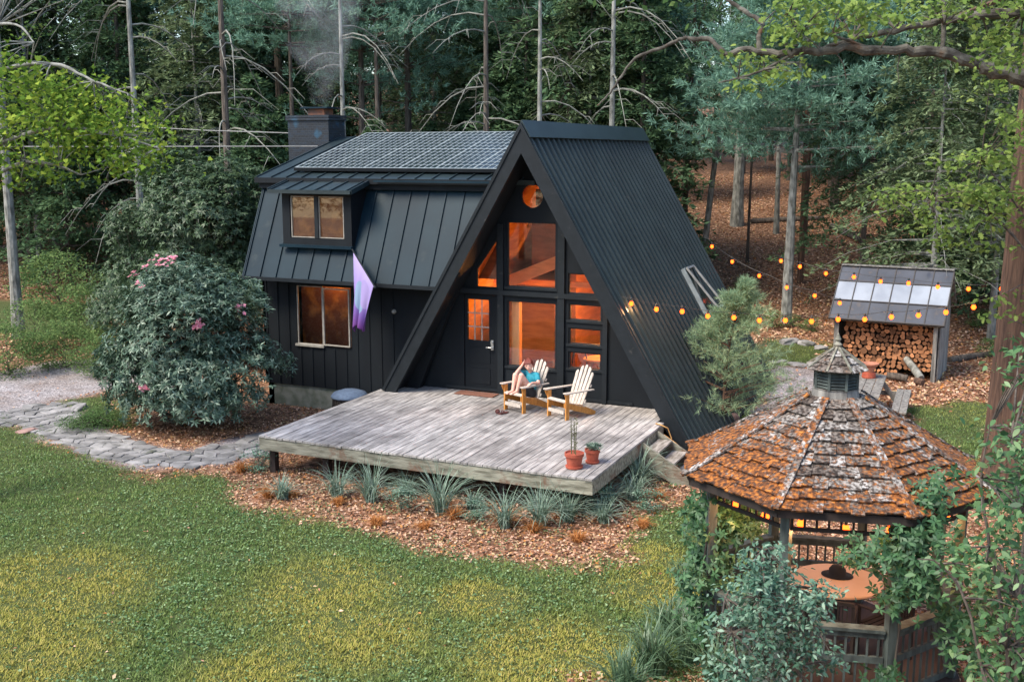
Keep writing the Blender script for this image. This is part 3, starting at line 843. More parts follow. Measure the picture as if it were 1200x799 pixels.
# ------------------------------------------------------------------ deck things: chairs, person, pots, mat, flag
def make_chair():
    t = empty('adirondack_chair')
    mb = MB()
    for i in range(6):
        f = i / 5
        y = -.325 + .50 * f; z = .365 - .155 * f + (.012 if i == 0 else 0)
        m = Matrix.Translation((0, y, z)) @ Matrix.Rotation(-.30 if i else .25, 4, 'X')
        mb.box(-.25, .25, -.042, .042, -.011, .011, m)
    mb.build('seat', M['chair_grey'], t)
    mb = MB()
    tops = (.80, .90, .935, .90, .80)
    for i in range(5):
        a = (i - 2)
        b0 = Vector((a * .083, .16, .19)); dr = Vector((a * .034, .40, .90)).normalized()
        b1 = b0 + dr * (tops[i] - .10)
        up = Vector((0, .9, -.4))
        mb.beam(b0, b1, .074, .018, up)
        mb.prism([(-.037, 0), (.037, 0), (.022, .035), (-.022, .035)] if a == 0 else [(-.037, 0), (.037, 0), (.03 if a < 0 else -.0, .04), (.0 if a < 0 else -.03, .04)],
                 lambda p, q: b1 + Vector((p, 0, 0)) + dr * q + up.normalized() * .009, lambda p, q: b1 + Vector((p, 0, 0)) + dr * q - up.normalized() * .009)
    mb.beam((-.24, .235, .30), (.24, .235, .30), .07, .02, (0, .9, -.4))
    mb.beam((-.25, .385, .60), (.25, .385, .60), .06, .02, (0, .9, -.4))
    mb.build('backrest', M['chair_grey'], t)
    for s in (-1, 1):
        MB().prism([(-.40, -.05), (-.36, -.06), (.40, -.028), (.40, .028), (-.36, .06), (-.40, .05)], lambda a, b: (s * .295 + b, a, .535 - .03 * a), lambda a, b: (s * .295 + b, a, .557 - .03 * a)).build('armrest', M['chair_grey'], t)
        MB().box(s * .265 - .014, s * .265 + .014, -.345, -.255, 0, .535).prism(
            [(-.30, .36), (-.30, .53), (-.40, .53), (-.36, .44)], lambda a, b: (s * .292 - .01, a, b), lambda a, b: (s * .292 + .01, a, b)).build('leg', M['chair_wood'], t)
        MB().prism([(-.36, .36), (-.36, .25), (.40, .0), (.50, .0), (.52, .06), (.10, .26)], lambda a, b: (s * .238 - .012, a, b), lambda a, b: (s * .238 + .012, a, b)).build('rear_leg', M['chair_wood'], t)
    MB().box(-.225, .225, -.365, -.345, .12, .19).build('stretcher', M['chair_grey'], t)
    return t
chair = tag(make_chair(), 'wooden adirondack chair with the woman curled up in it', 'chair', 'adirondack chairs on the deck')
chair2 = tag(copy_tree(chair), 'empty wooden adirondack chair to the right of the seated woman', 'chair', 'adirondack chairs on the deck')
chair.location = (-8.53, 19.36, DZ + .002); chair.rotation_euler = (0, 0, rad(-21))
chair2.location = (-7.52, 19.22, DZ + .002); chair2.rotation_euler = (0, 0, rad(-25))
chair.scale = chair2.scale = (.97, .97, .97)

skin = surf('skin', (.72, .42, .33), (.64, .34, .26), rough=.5, scale=6)
skin.node_tree.nodes['Principled BSDF'].inputs['Subsurface Weight'].default_value = .05
shirt = surf('teal_cotton', (.02, .27, .36), (.015, .20, .28), rough=.8, scale=20, bump=.2)
shorts = surf('dark_cotton', (.02, .022, .03), rough=.85)
hairm = surf('red_hair', (.20, .03, .015), (.10, .012, .008), rough=.5, scale=30, stretch=(3, 3, 1), bump=.4)
def capsule(mb, a, b, ra, rb, n=10):
    a = Vector(a); b = Vector(b); mb.tube([a, a.lerp(b, .33), a.lerp(b, .66), b], [ra, ra * .67 + rb * .33, ra * .33 + rb * .67, rb], n)
    mb.ball(a, ra, n, 8); mb.ball(b, rb, n, 8)
def remesh(o, v, sm=6):
    m = o.modifiers.new('remesh', 'REMESH'); m.mode = 'VOXEL'; m.voxel_size = v; m.use_smooth_shade = True
    s_ = o.modifiers.new('smooth', 'SMOOTH'); s_.factor = .5; s_.iterations = sm
person = tag(empty('person', chair.location, chair.rotation_euler.z), 'woman with short red hair and teal t-shirt curled up in the left deck chair', 'person')
P_ = dict(pel=(0, .13, .33), wai=(.015, .16, .46), che=(.03, .19, .60), nek=(.02, .15, .74), nk2=(.005, .12, .80), hd=(.02, .09, .90),
          sL=(.17, .17, .70), sR=(-.13, .15, .70), eL=(.285, .10, .565), wL=(.30, -.10, .60), eR=(-.10, -.13, .765), wR=(-.10, .015, .885),
          hL=(.08, .12, .32), hR=(-.08, .12, .32), kL=(.045, -.15, .72), kR=(-.105, -.17, .71), aL=(.01, -.235, .42), aR=(-.095, -.25, .42))
b = MB()
capsule(b, P_['pel'], P_['wai'], .125, .095); capsule(b, P_['wai'], P_['che'], .095, .115)
b.ball((.03, .18, .62), .12, 12, 8, 1.25, .85, 1.0)
capsule(b, P_['sL'], P_['sR'], .052, .052); capsule(b, P_['nek'], P_['nk2'], .046, .043)
HM = Matrix.Translation(P_['hd']) @ Matrix.Rotation(rad(34), 4, 'Z') @ Matrix.Rotation(rad(-9), 4, 'Y') @ Matrix.Rotation(rad(6), 4, 'X')
def HP(x, y, z): return tuple(HM @ Vector((x, y, z)))
b.ball(P_['hd'], .092, 16, 12, .88, .92, 1.18); b.ball(HP(0, -.040, -.050), .058, 12, 8, .95, .9, .95)
capsule(b, HP(0, -.088, .010), HP(0, -.108, -.020), .009, .014, 8)            # nose
for sx in (-1, 1): b.ball(HP(sx * .084, .01, -.01), .022, 8, 6, .6, .8, 1.3)   # ears
b.ball(HP(0, -.088, -.055), .017, 8, 6, 1.3, .6, .5)                          # lips
for s in 'LR':
    capsule(b, P_['h' + s], P_['k' + s], .085, .056); capsule(b, P_['k' + s], P_['a' + s], .054, .034)
    k = Vector(P_['k' + s]); a = Vector(P_['a' + s]); cf = k.lerp(a, .35) + Vector((0, .02, 0)); b.ball(cf, .056, 10, 8, 1, 1, 1.8)
    heel = a + Vector((0, .02, -.02)); toe = a + Vector((-.01, -.15, -.045))
    capsule(b, heel, toe, .034, .024)
    for q in range(5): capsule(b, toe + Vector(((q - 2) * .012, .0, -.004)), toe + Vector(((q - 2) * .014, -.03 + abs(q - 1) * .004, -.008)), .009, .008, 6)
capsule(b, P_['sL'], P_['eL'], .046, .036); capsule(b, P_['eL'], P_['wL'], .036, .024)
capsule(b, P_['sR'], P_['eR'], .046, .036); capsule(b, P_['eR'], P_['wR'], .036, .024)
def hand(b, w, d, side, n, curl):
    w = Vector(w); d = Vector(d).normalized(); side = Vector(side).normalized(); n = Vector(n).normalized()
    palm = w + d * .045
    capsule(b, w + d * .01, w + d * .06, .022, .026, 8)
    for q in range(4):
        p0 = w + d * .072 + side * ((q - 1.5) * .016)
        L_ = (.026, .030, .028, .022)[q]
        p1 = p0 + d * L_ - n * .003; p2 = p1 + (d * math.cos(curl) - n * math.sin(curl)) * L_ * .9
        capsule(b, p0, p1, .0085, .008, 6); capsule(b, p1, p2, .008, .007, 6)
    t0 = w + d * .03 + side * -.026; t1 = t0 + d * .028 - side * .02; capsule(b, t0, t1, .010, .009, 6); capsule(b, t1, t1 + d * .024 - side * .004, .009, .008, 6)
hand(b, P_['wL'], (-.05, -1, -.25), (1, 0, 0), (0, 0, 1), .5)
hand(b, P_['wR'], (.25, .35, .75), (.3, -.5, 0), (-.9, -.2, .3), -.7)
body = b.build('body', skin, person); remesh(body, .0065, 4)
b = MB()
capsule(b, (0, .14, .40), P_['wai'], .125, .115); capsule(b, P_['wai'], P_['che'], .115, .128); b.ball((.03, .18, .62), .132, 12, 8, 1.25, .88, 1.0)
capsule(b, P_['sL'], P_['sR'], .062, .062)
for s in 'LR': a = Vector(P_['s' + s]); e = Vector(P_['e' + s]); capsule(b, a, a.lerp(e, .52), .060, .056)
sh_ = b.build('t_shirt', shirt, person); remesh(sh_, .008, 3)
b = MB(); capsule(b, P_['pel'], (0, .14, .38), .132, .125)
for s in 'LR': a = Vector(P_['h' + s]); e = Vector(P_['k' + s]); capsule(b, a, a.lerp(e, .35), .094, .086)
sh_ = b.build('shorts', shorts, person); remesh(sh_, .009, 3)
b = MB(); b.ball(HP(0, .022, .022), .100, 14, 10, .95, .95, 1.12)
for q in range(9):
    a = q / 8 * math.pi; capsule(b, HP(.084 * math.cos(a), .01 + .06 * math.sin(a), .03), HP(.086 * math.cos(a), .02 + .07 * math.sin(a), -.065), .022, .012, 6)
for q in range(6): capsule(b, HP(-.055 + .022 * q, -.055, .085), HP(-.078 + .028 * q, -.088, .048), .018, .010, 6)
hr = b.build('hair', hairm, person); remesh(hr, .007, 2)
eyem = surf('eye_dark', (.02, .012, .01), rough=.3)
for sx in (-1, 1): MB().ball(HP(sx * .032, -.084, .008), .010, 8, 6, 1.2, .7, .7).build('eye', eyem, person)
MB().ball(HP(0, -.097, -.055), .011, 8, 6, 1.5, .6, .45).build('mouth', surf('lips', (.45, .10, .09), rough=.4), person)

def plantpot(name, loc, r, h, label):
    t = tag(empty(name, loc), label, 'flower pot', 'terracotta pots at the deck corner')
    MB().lathe([(r * .70, .0), (r * .93, h * .78), (r * .95, h * .78), (r * 1.04, h * .79), (r * 1.05, h), (r * .96, h), (r * .92, h * .9)], 28).build('pot', M['terracotta'], t, smooth=False)
    MB().lathe([(r * .80, .0), (r * .92, .01), (r * .95, h * .16), (r * .90, h * .16)], 28).build('saucer', M['terracotta'], t)
    MB().lathe([(r * .0, h * .88), (r * .93, h * .89)], 24).build('soil', M['soil'], t)
    return t
pot1 = plantpot('plant_pot', (-6.13, 15.93, DZ + .003), .155, .26, 'larger terracotta pot with two bare upright stems at the deck corner')
pot2 = plantpot('plant_pot', (-5.96, 16.33, DZ + .003), .125, .24, 'smaller terracotta pot with a low grey green plant behind the larger pot')

# ------------------------------------------------------------------ vectorised foliage helpers
def unit(v): return v / np.maximum(np.linalg.norm(v, axis=-1, keepdims=True), 1e-9)
def diamonds(B, D, U, L, W, at=.45, fold=0.0):
    """one four-cornered leaf per row: base B, direction D, face normal U"""
    D = unit(D); S = unit(np.cross(D, U)); N_ = unit(np.cross(S, D))
    L = np.broadcast_to(np.asarray(L, float).reshape(-1, 1), (len(B), 1)); W = np.broadcast_to(np.asarray(W, float).reshape(-1, 1), (len(B), 1))
    mid = B + D * L * at
    V = np.stack([B, mid + S * W / 2 + N_ * W * fold, B + D * L - N_ * L * fold * .3, mid - S * W / 2 + N_ * W * fold], 1)
    return V.reshape(-1, 3)
MAPLE = [(0, 0), (.10, .16), (.02, .45), (.30, .36), (.42, .50), (.55, .26), (.70, .28), (.72, .12), (1, 0),
         (.72, -.12), (.70, -.28), (.55, -.26), (.42, -.50), (.30, -.36), (.02, -.45), (.10, -.16)]
OAK = [(0, 0), (.15, .10), (.28, .30), (.38, .14), (.55, .34), (.66, .15), (.82, .24), (1, 0), (.82, -.24), (.66, -.15), (.55, -.34), (.38, -.14), (.28, -.30), (.15, -.10)]
OVAL = [(0, 0), (.25, .17), (.5, .22), (.78, .14), (1, 0), (.78, -.14), (.5, -.22), (.25, -.17)]
def templ(B, D, U, L, T):
    D = unit(D); S = unit(np.cross(D, U)); N_ = unit(np.cross(S, D))
    L = np.asarray(L, float).reshape(-1, 1, 1) * np.ones((len(B), 1, 1))
    T = np.array(T)
    V = B[:, None, :] + D[:, None, :] * T[None, :, :1] * L + S[:, None, :] * T[None, :, 1:] * L - N_[:, None, :] * (T[None, :, :1] ** 2 * .18 - np.abs(T[None, :, 1:]) * .25) * L
    return V.reshape(-1, 3)
def rnddir(rng, n):
    v = rng.normal(size=(n, 3)); return unit(v)
def rosettes(rng, P, A, k, L, W, droop=.2, jit=.35, fold=.12):
    """k leaves radiating around axis A at each point"""
    n = len(P); A = unit(A)
    ref = np.where(np.abs(A[:, 2:3]) < .9, np.array([[0, 0, 1.]]), np.array([[1., 0, 0]]))
    a = unit(np.cross(A, ref)); b = np.cross(A, a)
    ph = rng.uniform(0, 6.28, (n, 1)) + np.arange(k)[None] * 6.283 / k + rng.uniform(-jit, jit, (n, k))
    D = a[:, None] * np.cos(ph)[..., None] + b[:, None] * np.sin(ph)[..., None] + A[:, None] * (-droop + rng.uniform(-jit, jit, (n, k)))[..., None]
    B = np.repeat(P[:, None], k, 1).reshape(-1, 3); D = D.reshape(-1, 3); U = np.repeat(A[:, None], k, 1).reshape(-1, 3) + rng.normal(size=B.shape) * .15
    s = rng.uniform(.7, 1.15, len(B))
    return diamonds(B, D, U, L * s, W * s, fold=fold)
def blades(rng, P, h, w, lean=.5, segs=1):
    n = len(P); ph = rng.uniform(0, 6.283, n); hh = h * rng.uniform(.5, 1.2, n)
    D = np.stack([np.cos(ph), np.sin(ph), np.zeros(n)], 1); S = np.stack([-np.sin(ph), np.cos(ph), np.zeros(n)], 1)
    tip = P + D * (hh * lean * rng.uniform(.2, 1, n))[:, None] + np.array([0, 0, 1.]) * hh[:, None]
    V = np.stack([P - S * w / 2, P + S * w / 2, tip], 1)
    return V.reshape(-1, 3)
def arch_blades(rng, n, L, w, base_r, out=.6, seg=4):
    """arching strap leaves from a clump centre -> quads"""
    ph = rng.uniform(0, 6.283, n); r0 = base_r * np.sqrt(rng.uniform(0, 1, n)); o = out * rng.uniform(.25, 1.2, n); LL = L * rng.uniform(.55, 1.1, n)
    D = np.stack([np.cos(ph), np.sin(ph), np.zeros(n)], 1); S = np.stack([-np.sin(ph), np.cos(ph), np.zeros(n)], 1)
    ph2 = rng.uniform(0, 6.283, n); B = np.stack([np.cos(ph2) * r0, np.sin(ph2) * r0, np.zeros(n)], 1)
    rows = []
    for i in range(seg + 1):
        t = i / seg
        p = B + D * (LL * o * t ** 1.6)[:, None] + np.array([0, 0, 1.]) * (LL * (t * (1 - .0) - .55 * o * t ** 2.6))[:, None]
        ww = w * (1 - t ** 2 * .93)
        rows.append((p - S * ww / 2, p + S * ww / 2))
    q = []
    for i in range(seg): q.append(np.stack([rows[i][0], rows[i][1], rows[i + 1][1], rows[i + 1][0]], 1))
    return np.concatenate(q, 0).reshape(-1, 3)

ORD = ['first', 'second', 'third', 'fourth', 'fifth', 'sixth', 'seventh', 'eighth', 'ninth', 'tenth', 'eleventh', 'twelfth', 'thirteenth', 'fourteenth', 'fifteenth', 'sixteenth', 'seventeenth', 'eighteenth', 'nineteenth', 'twentieth']

stemm = surf('plant_stem', (.10, .12, .05), (.06, .05, .03), rough=.8)
rng = np.random.default_rng(3)
G_GREYGREEN = leafmat('grey_green_leaf', [(.10, .16, .12), (.20, .28, .22), (.30, .36, .28)], .25)
mb = MB()
for (dx, dy, h) in ((-.05, 0, .62), (-.015, .03, .55), (.03, -.02, .50)): mb.tube([(dx, dy, .22), (dx * 1.1, dy, .22 + h * .6), (dx * 1.3, dy * 1.2, .22 + h)], [.010, .008, .005], 6)
st_ = mb.build('stem', stemm, pot1)
P = np.stack([rng.uniform(-.07, .05, 120), rng.uniform(-.04, .05, 120), rng.uniform(.3, .85, 120)], 1)
P[:, :2] = np.array([(-.055, 0), (-.017, .03), (.035, -.02)])[rng.integers(0, 3, 120)]
np_mesh('foliage', diamonds(P, rnddir(rng, 120) * [1, 1, .3] + [0, 0, .6], rnddir(rng, 120), .05, .012), 4, leafmat('dry_green_leaf', [(.10, .11, .05), (.16, .17, .08)], .2), pot1)
P = rng.normal(size=(40, 3)) * [.05, .05, .02] + [0, 0, .28]
np_mesh('foliage', rosettes(rng, P, rnddir(rng, 40) * .5 + [0, 0, 1], 7, .085, .024, droop=-.5), 4, G_GREYGREEN, pot2)

mat_ = tag(empty('door_mat', (-10.02, 20.16, DZ + .004)), 'reddish brown doormat on the deck in front of the door', 'doormat')
MB().box(-.46, .46, -.17, .17, 0, .018).build('mat', surf('coir', (.26, .11, .07), (.15, .065, .045), rough=1, scale=40, bump=.8), mat_, bevel=.006)
sand = surf('sandal', (.12, .035, .03), (.06, .02, .02), rough=.6)
for i, (dx, dy, rz, lb) in enumerate(((-.05, 0, .5, 'left of the pair of dark red sandals on the deck'), (.10, -.03, -.3, 'right of the pair of dark red sandals on the deck'))):
    s_ = tag(empty('sandal', (-8.86 + dx, 18.86 + dy, DZ + .004), rz), lb, 'sandal', 'pair of sandals on the deck')
    MB().prism([(-.035, -.12), (.035, -.12), (.045, .03), (.03, .12), (-.03, .12), (-.045, .03)], lambda a, b: (a, b, 0), lambda a, b: (a, b, .022)).build('sole', sand, s_)
    MB().tube([(-.042, -.02, .02), (-.03, -.03, .06), (0, -.035, .075), (.03, -.03, .06), (.042, -.02, .02)], .010, 6).tube([(0, -.035, .075), (0, -.09, .024)], .008, 6).build('strap', sand, s_)

# flag on its slanting pole under the dormer
fl = tag(empty('house_flag', (-12.72, 19.75, 3.75)), 'lavender and blue cloth flag hanging from a slanted pole below the dormer', 'flag')
A = Vector((-12.78, 19.70, 3.80)); B_ = Vector((-11.80, 19.02, 3.10))
MB().tube([A, B_], .016, 8).ball(B_, .03).build('pole', M['trim'], fl, world=True)
def flagmat():
    m, nt, N, L = new_mat('flag_cloth')
    out = N.new('ShaderNodeOutputMaterial'); p = N.new('ShaderNodeBsdfPrincipled'); L.new(p.outputs[0], out.inputs[0]); p.inputs['Roughness'].default_value = .75
    uv = N.new('ShaderNodeAttribute'); uv.attribute_name = 'cloth'
    sp = N.new('ShaderNodeSeparateColor'); L.new(uv.outputs['Color'], sp.inputs[0])
    # pale disc low on the cloth, darker violet hem
    def dist(cx, cy, r):
        v = N.new('ShaderNodeVectorMath'); v.operation = 'DISTANCE'; L.new(uv.outputs['Vector'], v.inputs[0]); v.inputs[1].default_value = (cx, cy, 0)
        c = N.new('ShaderNodeMath'); c.operation = 'LESS_THAN'; L.new(v.outputs['Value'], c.inputs[0]); c.inputs[1].default_value = r; return c.outputs[0]
    r = ramp(N, [(0, (.36, .29, .55)), (.35, (.28, .21, .50)), (.75, (.15, .08, .31)), (.96, (.13, .035, .20))]); L.new(sp.outputs[1], r.inputs[0])
    m1 = N.new('ShaderNodeMix'); m1.data_type = 'RGBA'; L.new(dist(.45, .52, .26), m1.inputs[0]); L.new(r.outputs[0], m1.inputs[6]); m1.inputs[7].default_value = (.19, .27, .40, 1)
    m2 = N.new('ShaderNodeMix'); m2.data_type = 'RGBA'; L.new(dist(.70, .36, .24), m2.inputs[0]); L.new(m1.outputs[2], m2.inputs[6]); m2.inputs[7].default_value = (.28, .22, .45, 1)
    L.new(m2.outputs[2], p.inputs['Base Color']); return m
nu, nv = 26, 40
V = []; cc = []
for j in range(nv + 1):
    v = j / nv
    for i in range(nu + 1):
        u = i / nu
        top = A.lerp(B_, .06 + .90 * u)
        # cloth hung by its slanted edge falls into folds that gather downwards
        gather = v ** .8
        xx = top.x * (1 - gather) + (-12.62 + u * .36) * gather
        yy = top.y * (1 - gather) + (19.42 - u * .12) * gather
        bottom = 2.02 + .20 * u + (.12 * math.sin(u * 5))
        zz = top.z + (bottom - top.z) * v
        yy += .055 * math.sin(u * 15 + v * 2) * gather; xx += .03 * math.cos(u * 15 + 1) * gather
        V.append((xx, yy, zz)); cc.append((u, v, 0, 1))
Fl = [(j * (nu + 1) + i, j * (nu + 1) + i + 1, (j + 1) * (nu + 1) + i + 1, (j + 1) * (nu + 1) + i) for j in range(nv) for i in range(nu)]
mb = MB().add(V, Fl); fo = mb.build('cloth', flagmat(), fl, world=True, smooth=True)
at = fo.data.color_attributes.new('cloth', 'FLOAT_COLOR', 'POINT'); at.data.foreach_set('color', np.array(cc, np.float32).ravel())
so_ = fo.modifiers.new('solid', 'SOLIDIFY'); so_.thickness = .004

# round wicker ottoman with a slate blue lid beside the deck
bk = tag(empty('round_basket', (-12.98, 19.75, 0)), 'round dark wicker basket with a domed slate blue lid beside the deck', 'basket')
mb = MB().lathe([(.30, 0), (.36, .1), (.38, .30), (.36, .50)], 32)
for k in range(36):
    a = k / 36 * 6.283; mb.tube([(.31 * math.cos(a), .31 * math.sin(a), .01), (.39 * math.cos(a), .39 * math.sin(a), .28), (.37 * math.cos(a), .37 * math.sin(a), .5)], .011, 5)
mb.build('basket', surf('dark_wicker', (.03, .022, .018), rough=.7), bk)
MB().lathe([(.41, .50), (.42, .53), (.36, .60), (.20, .655), (0, .67)], 36).build('lid', surf('slate_blue_cloth', (.10, .145, .22), (.07, .10, .16), rough=.85, scale=12), bk, smooth=True)
# rope hose over the steps
mb = MB().tube([(-5.75, 19.25, .77), (-5.62, 19.1, .80), (-5.5, 19.2, .72), (-5.45, 19.3, .5), (-5.5, 19.15, .36), (-5.52, 19.05, .62), (-5.3, 19.02, .50), (-5.05, 19.02, .32), (-4.78, 19.02, .17), (-4.5, 19.0, .05), (-4.2, 18.8, .03)], .013, 8)
tag(mb.build('rope', surf('tan_rope', (.55, .30, .10), (.42, .22, .07), rough=.8), None, smooth=True), 'thin tan rope looped over the right side of the deck steps', 'rope')

# ------------------------------------------------------------------ gazebo
GC = Vector((-1.6, 12.45, 0)); GP = 2.974; GR = 1.77; GE = 2.25
gz = tag(empty('gazebo', GC), 'eight sided wooden gazebo with mossy orange shingle roof and louvred cupola', 'gazebo')
def gpt(k, r, z): a = GP + k * math.pi / 4; return Vector((r * math.cos(a), r * math.sin(a), z))
def roofz(r):   # slightly flared shingle roof
    t = (GR - r) / (GR - .27); return GE + .90 * (t * .93 + .07 * t * t)
def shingmat():
    m, nt, N, L = new_mat('mossy_shingle')
    out = N.new('ShaderNodeOutputMaterial'); p = N.new('ShaderNodeBsdfPrincipled'); L.new(p.outputs[0], out.inputs[0]); p.inputs['Roughness'].default_value = .92
    g = N.new('ShaderNodeNewGeometry'); tc = N.new('ShaderNodeTexCoord')
    base = ramp(N, [(0, (.085, .065, .052)), (.35, (.15, .13, .115)), (.7, (.23, .215, .20)), (1, (.38, .37, .36))]); L.new(g.outputs['Random Per Island'], base.inputs[0])
    n0 = N.new('ShaderNodeTexNoise'); n0.inputs['Scale'].default_value = 26; n0.inputs['Detail'].default_value = 6; L.new(tc.outputs['Object'], n0.inputs[0])
    f = ramp(N, [(.40, (.16, .12, .10)), (.5, (.70, .67, .65)), (.62, (1.4, 1.38, 1.36))]); L.new(n0.outputs[0], f.inputs[0])
    mu = N.new('ShaderNodeMix'); mu.data_type = 'RGBA'; mu.blend_type = 'MULTIPLY'; mu.inputs[0].default_value = 1; L.new(base.outputs[0], mu.inputs[6]); L.new(f.outputs[0], mu.inputs[7])
    n1 = N.new('ShaderNodeTexNoise'); n1.inputs['Scale'].default_value = 16; n1.inputs['Detail'].default_value = 8; n1.inputs['Roughness'].default_value = .75; L.new(tc.outputs['Object'], n1.inputs[0])
    n2 = N.new('ShaderNodeTexNoise'); n2.inputs['Scale'].default_value = 2.0; n2.inputs['Detail'].default_value = 3; L.new(tc.outputs['Object'], n2.inputs[0])
    at = N.new('ShaderNodeAttribute'); at.attribute_name = 'moss'
    s1 = N.new('ShaderNodeMath'); s1.operation = 'MULTIPLY_ADD'; L.new(at.outputs['Fac'], s1.inputs[0]); s1.inputs[1].default_value = .40; L.new(n1.outputs[0], s1.inputs[2])
    s2 = N.new('ShaderNodeMath'); s2.operation = 'MULTIPLY_ADD'; L.new(n2.outputs[0], s2.inputs[0]); s2.inputs[1].default_value = .5; L.new(s1.outputs[0], s2.inputs[2])
    rr = ramp(N, [(.955, (0, 0, 0)), (1.0, (1, 1, 1))]); 
    mr = N.new('ShaderNodeMapRange'); mr.inputs[1].default_value = .90; mr.inputs[2].default_value = 1.02; L.new(s2.outputs[0], mr.inputs[0])
    n3 = N.new('ShaderNodeTexNoise'); n3.inputs['Scale'].default_value = 22; n3.inputs['Detail'].default_value = 4; L.new(tc.outputs['Object'], n3.inputs[0])
    mc = ramp(N, [(.34, (.03, .014, .008)), (.47, (.11, .038, .010)), (.57, (.27, .085, .014)), (.70, (.50, .19, .03))]); L.new(n3.outputs[0], mc.inputs[0])
    mm = N.new('ShaderNodeMix'); mm.data_type = 'RGBA'; L.new(mr.outputs[0], mm.inputs[0]); L.new(mu.outputs[2], mm.inputs[6]); L.new(mc.outputs[0], mm.inputs[7])
    L.new(mm.outputs[2], p.inputs['Base Color'])
    bp = N.new('ShaderNodeBump'); bp.inputs['Strength'].default_value = .9; bp.inputs['Distance'].default_value = .012; L.new(n1.outputs[0], bp.inputs['Height']); L.new(bp.outputs[0], p.inputs['Normal'])
    return m
M['shingle'] = shingmat()
rs_ = random.Random(4)
ncourse = 10
def shingles(name, r0, r1, zf, ncr, w0, parent, thick=.022, mossf=None, phase=0):
    mb = MB(); moss = []
    for k in range(8):
        for c in range(ncr):
            ra = r0 + (r1 - r0) * (1 - c / ncr); rb = r0 + (r1 - r0) * (1 - (c + 1.25) / ncr); rb = max(rb, r0 * .98)
            a, b_ = gpt(k, ra, zf(ra)), gpt(k + 1, ra, zf(ra)); a2, b2 = gpt(k, rb, zf(rb)), gpt(k + 1, rb, zf(rb))
            nrm = (b_ - a).cross(a2 - a).normalized()
            if nrm.z < 0: nrm = -nrm
            wd = (b_ - a).length; n = max(2, round(wd / w0)); cuts = [0] + sorted(min(max((i + rs_.uniform(-.3, .3)) / n, .02), .98) for i in range(1, n)) + [1]
            for s, e in zip(cuts[:-1], cuts[1:]):
                if e - s < .01: continue
                dl = rs_.uniform(-.022, .03) * (ra > .5)
                s_, e_ = s + .012 / n, e - .012 / n
                lo1 = a.lerp(b_, s_); lo2 = a.lerp(b_, e_); hi1 = a2.lerp(b2, s_); hi2 = a2.lerp(b2, e_)
                d = (lo1 - hi1).normalized()
                lo1 = lo1 + d * dl; lo2 = lo2 + d * (dl + rs_.uniform(-.006, .006))
                up = nrm * (thick * 1.7 + rs_.uniform(0, .008)); th = nrm * (thick * .5)
                vs = [lo1 + up - th, lo2 + up - th, hi2 - th * .3, hi1 - th * .3, lo1 + up + th, lo2 + up + th, hi2 + th, hi1 + th]
                mb.add(vs, [(3, 2, 1, 0), (4, 5, 6, 7), (0, 1, 5, 4), (1, 2, 6, 5), (2, 3, 7, 6), (3, 0, 4, 7)])
                mval = mossf(k, ra, (s + e) / 2) if mossf else .2
                moss += [mval] * 8
    o = mb.build(name, M['shingle'], parent)
    at = o.data.attributes.new('moss', 'FLOAT', 'POINT'); 
    at.data.foreach_set('value', np.array(moss[:len(o.data.vertices)], np.float32))
    return o
def mossf(k, r, s):
    t = r / GR
    side = {0: 1.0, 1: .95, 2: .62, 3: .95, 4: 1.15, 5: 1.1, 6: .8, 7: .9}[k]
    return min(1, max(0, (t - .20) * 1.15)) * side + .10
roof = shingles('shingle_roof', .30, GR, roofz, ncourse, .15, gz, mossf=mossf)
for k in range(8):
    mb = MB(); r = .34
    while r < GR - .02:
        r2 = min(r + .20, GR + .03); p, q = gpt(k, r, roofz(r) + .06), gpt(k, r2 + .03, roofz(min(r2 + .03, GR)) + .05)
        mb.beam(p, q, .085, .020, (0, 0, 1)); r = r2
    hp = mb.build('hip_cap', M['shingle'], gz)
    at = hp.data.attributes.new('moss', 'FLOAT', 'POINT'); at.data.foreach_set('value', np.full(len(hp.data.vertices), .48, np.float32))
mb = MB()
for k in range(8):
    mb.beam(gpt(k, GR - .03, GE - .03), gpt(k, .3, roofz(.3) - .06), .05, .07)
    mb.beam(gpt(k, GR - .05, GE - .04), gpt(k + 1, GR - .05, GE - .04), .03, .09)
    mb.beam(gpt(k, 1.45, GE - .03), gpt(k + 1, 1.45, GE - .03), .07, .12)
    mb.beam(gpt(k, 1.45, GE - .28), gpt(k + 1, 1.45, GE - .28), .03, .04)
    for j in range(9): p = gpt(k, 1.45, 0).lerp(gpt(k + 1, 1.45, 0), (j + .5) / 9); mb.box(p.x - .012, p.x + .012, p.y - .012, p.y + .012, GE - .265, GE - .09)
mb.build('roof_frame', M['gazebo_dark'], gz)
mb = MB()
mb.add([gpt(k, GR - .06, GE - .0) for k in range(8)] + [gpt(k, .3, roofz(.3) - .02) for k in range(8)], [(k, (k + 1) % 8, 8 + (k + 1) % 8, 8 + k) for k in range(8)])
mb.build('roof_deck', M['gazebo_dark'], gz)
cu = MB().lathe([(.32, 3.05), (.285, 3.10), (.26, 3.22), (.27, 3.225)], 8, a0=GP).build('cupola', M['grey_plank'], gz)
mb = MB().lathe([(.215, 3.2), (.215, 3.46)], 8, a0=GP)
mb.build('louver_core', M['black_iron'], cu)
mb = MB()
for k in range(8):
    p = gpt(k, .245, 0); mb.box(p.x - .014, p.x + .014, p.y - .014, p.y + .014, 3.226, 3.46)
    for j in range(6): z = 3.25 + j * .036; mb.beam(gpt(k, .238, z), gpt(k + 1, .238, z), .028, .010, (gpt(k, 1, 0) + gpt(k + 1, 1, 0)).normalized() * .9 + Vector((0, 0, .9)))
mb.build('louver', M['gazebo_wood'], cu)
cz = lambda r: 3.44 + (.34 - r) * .72
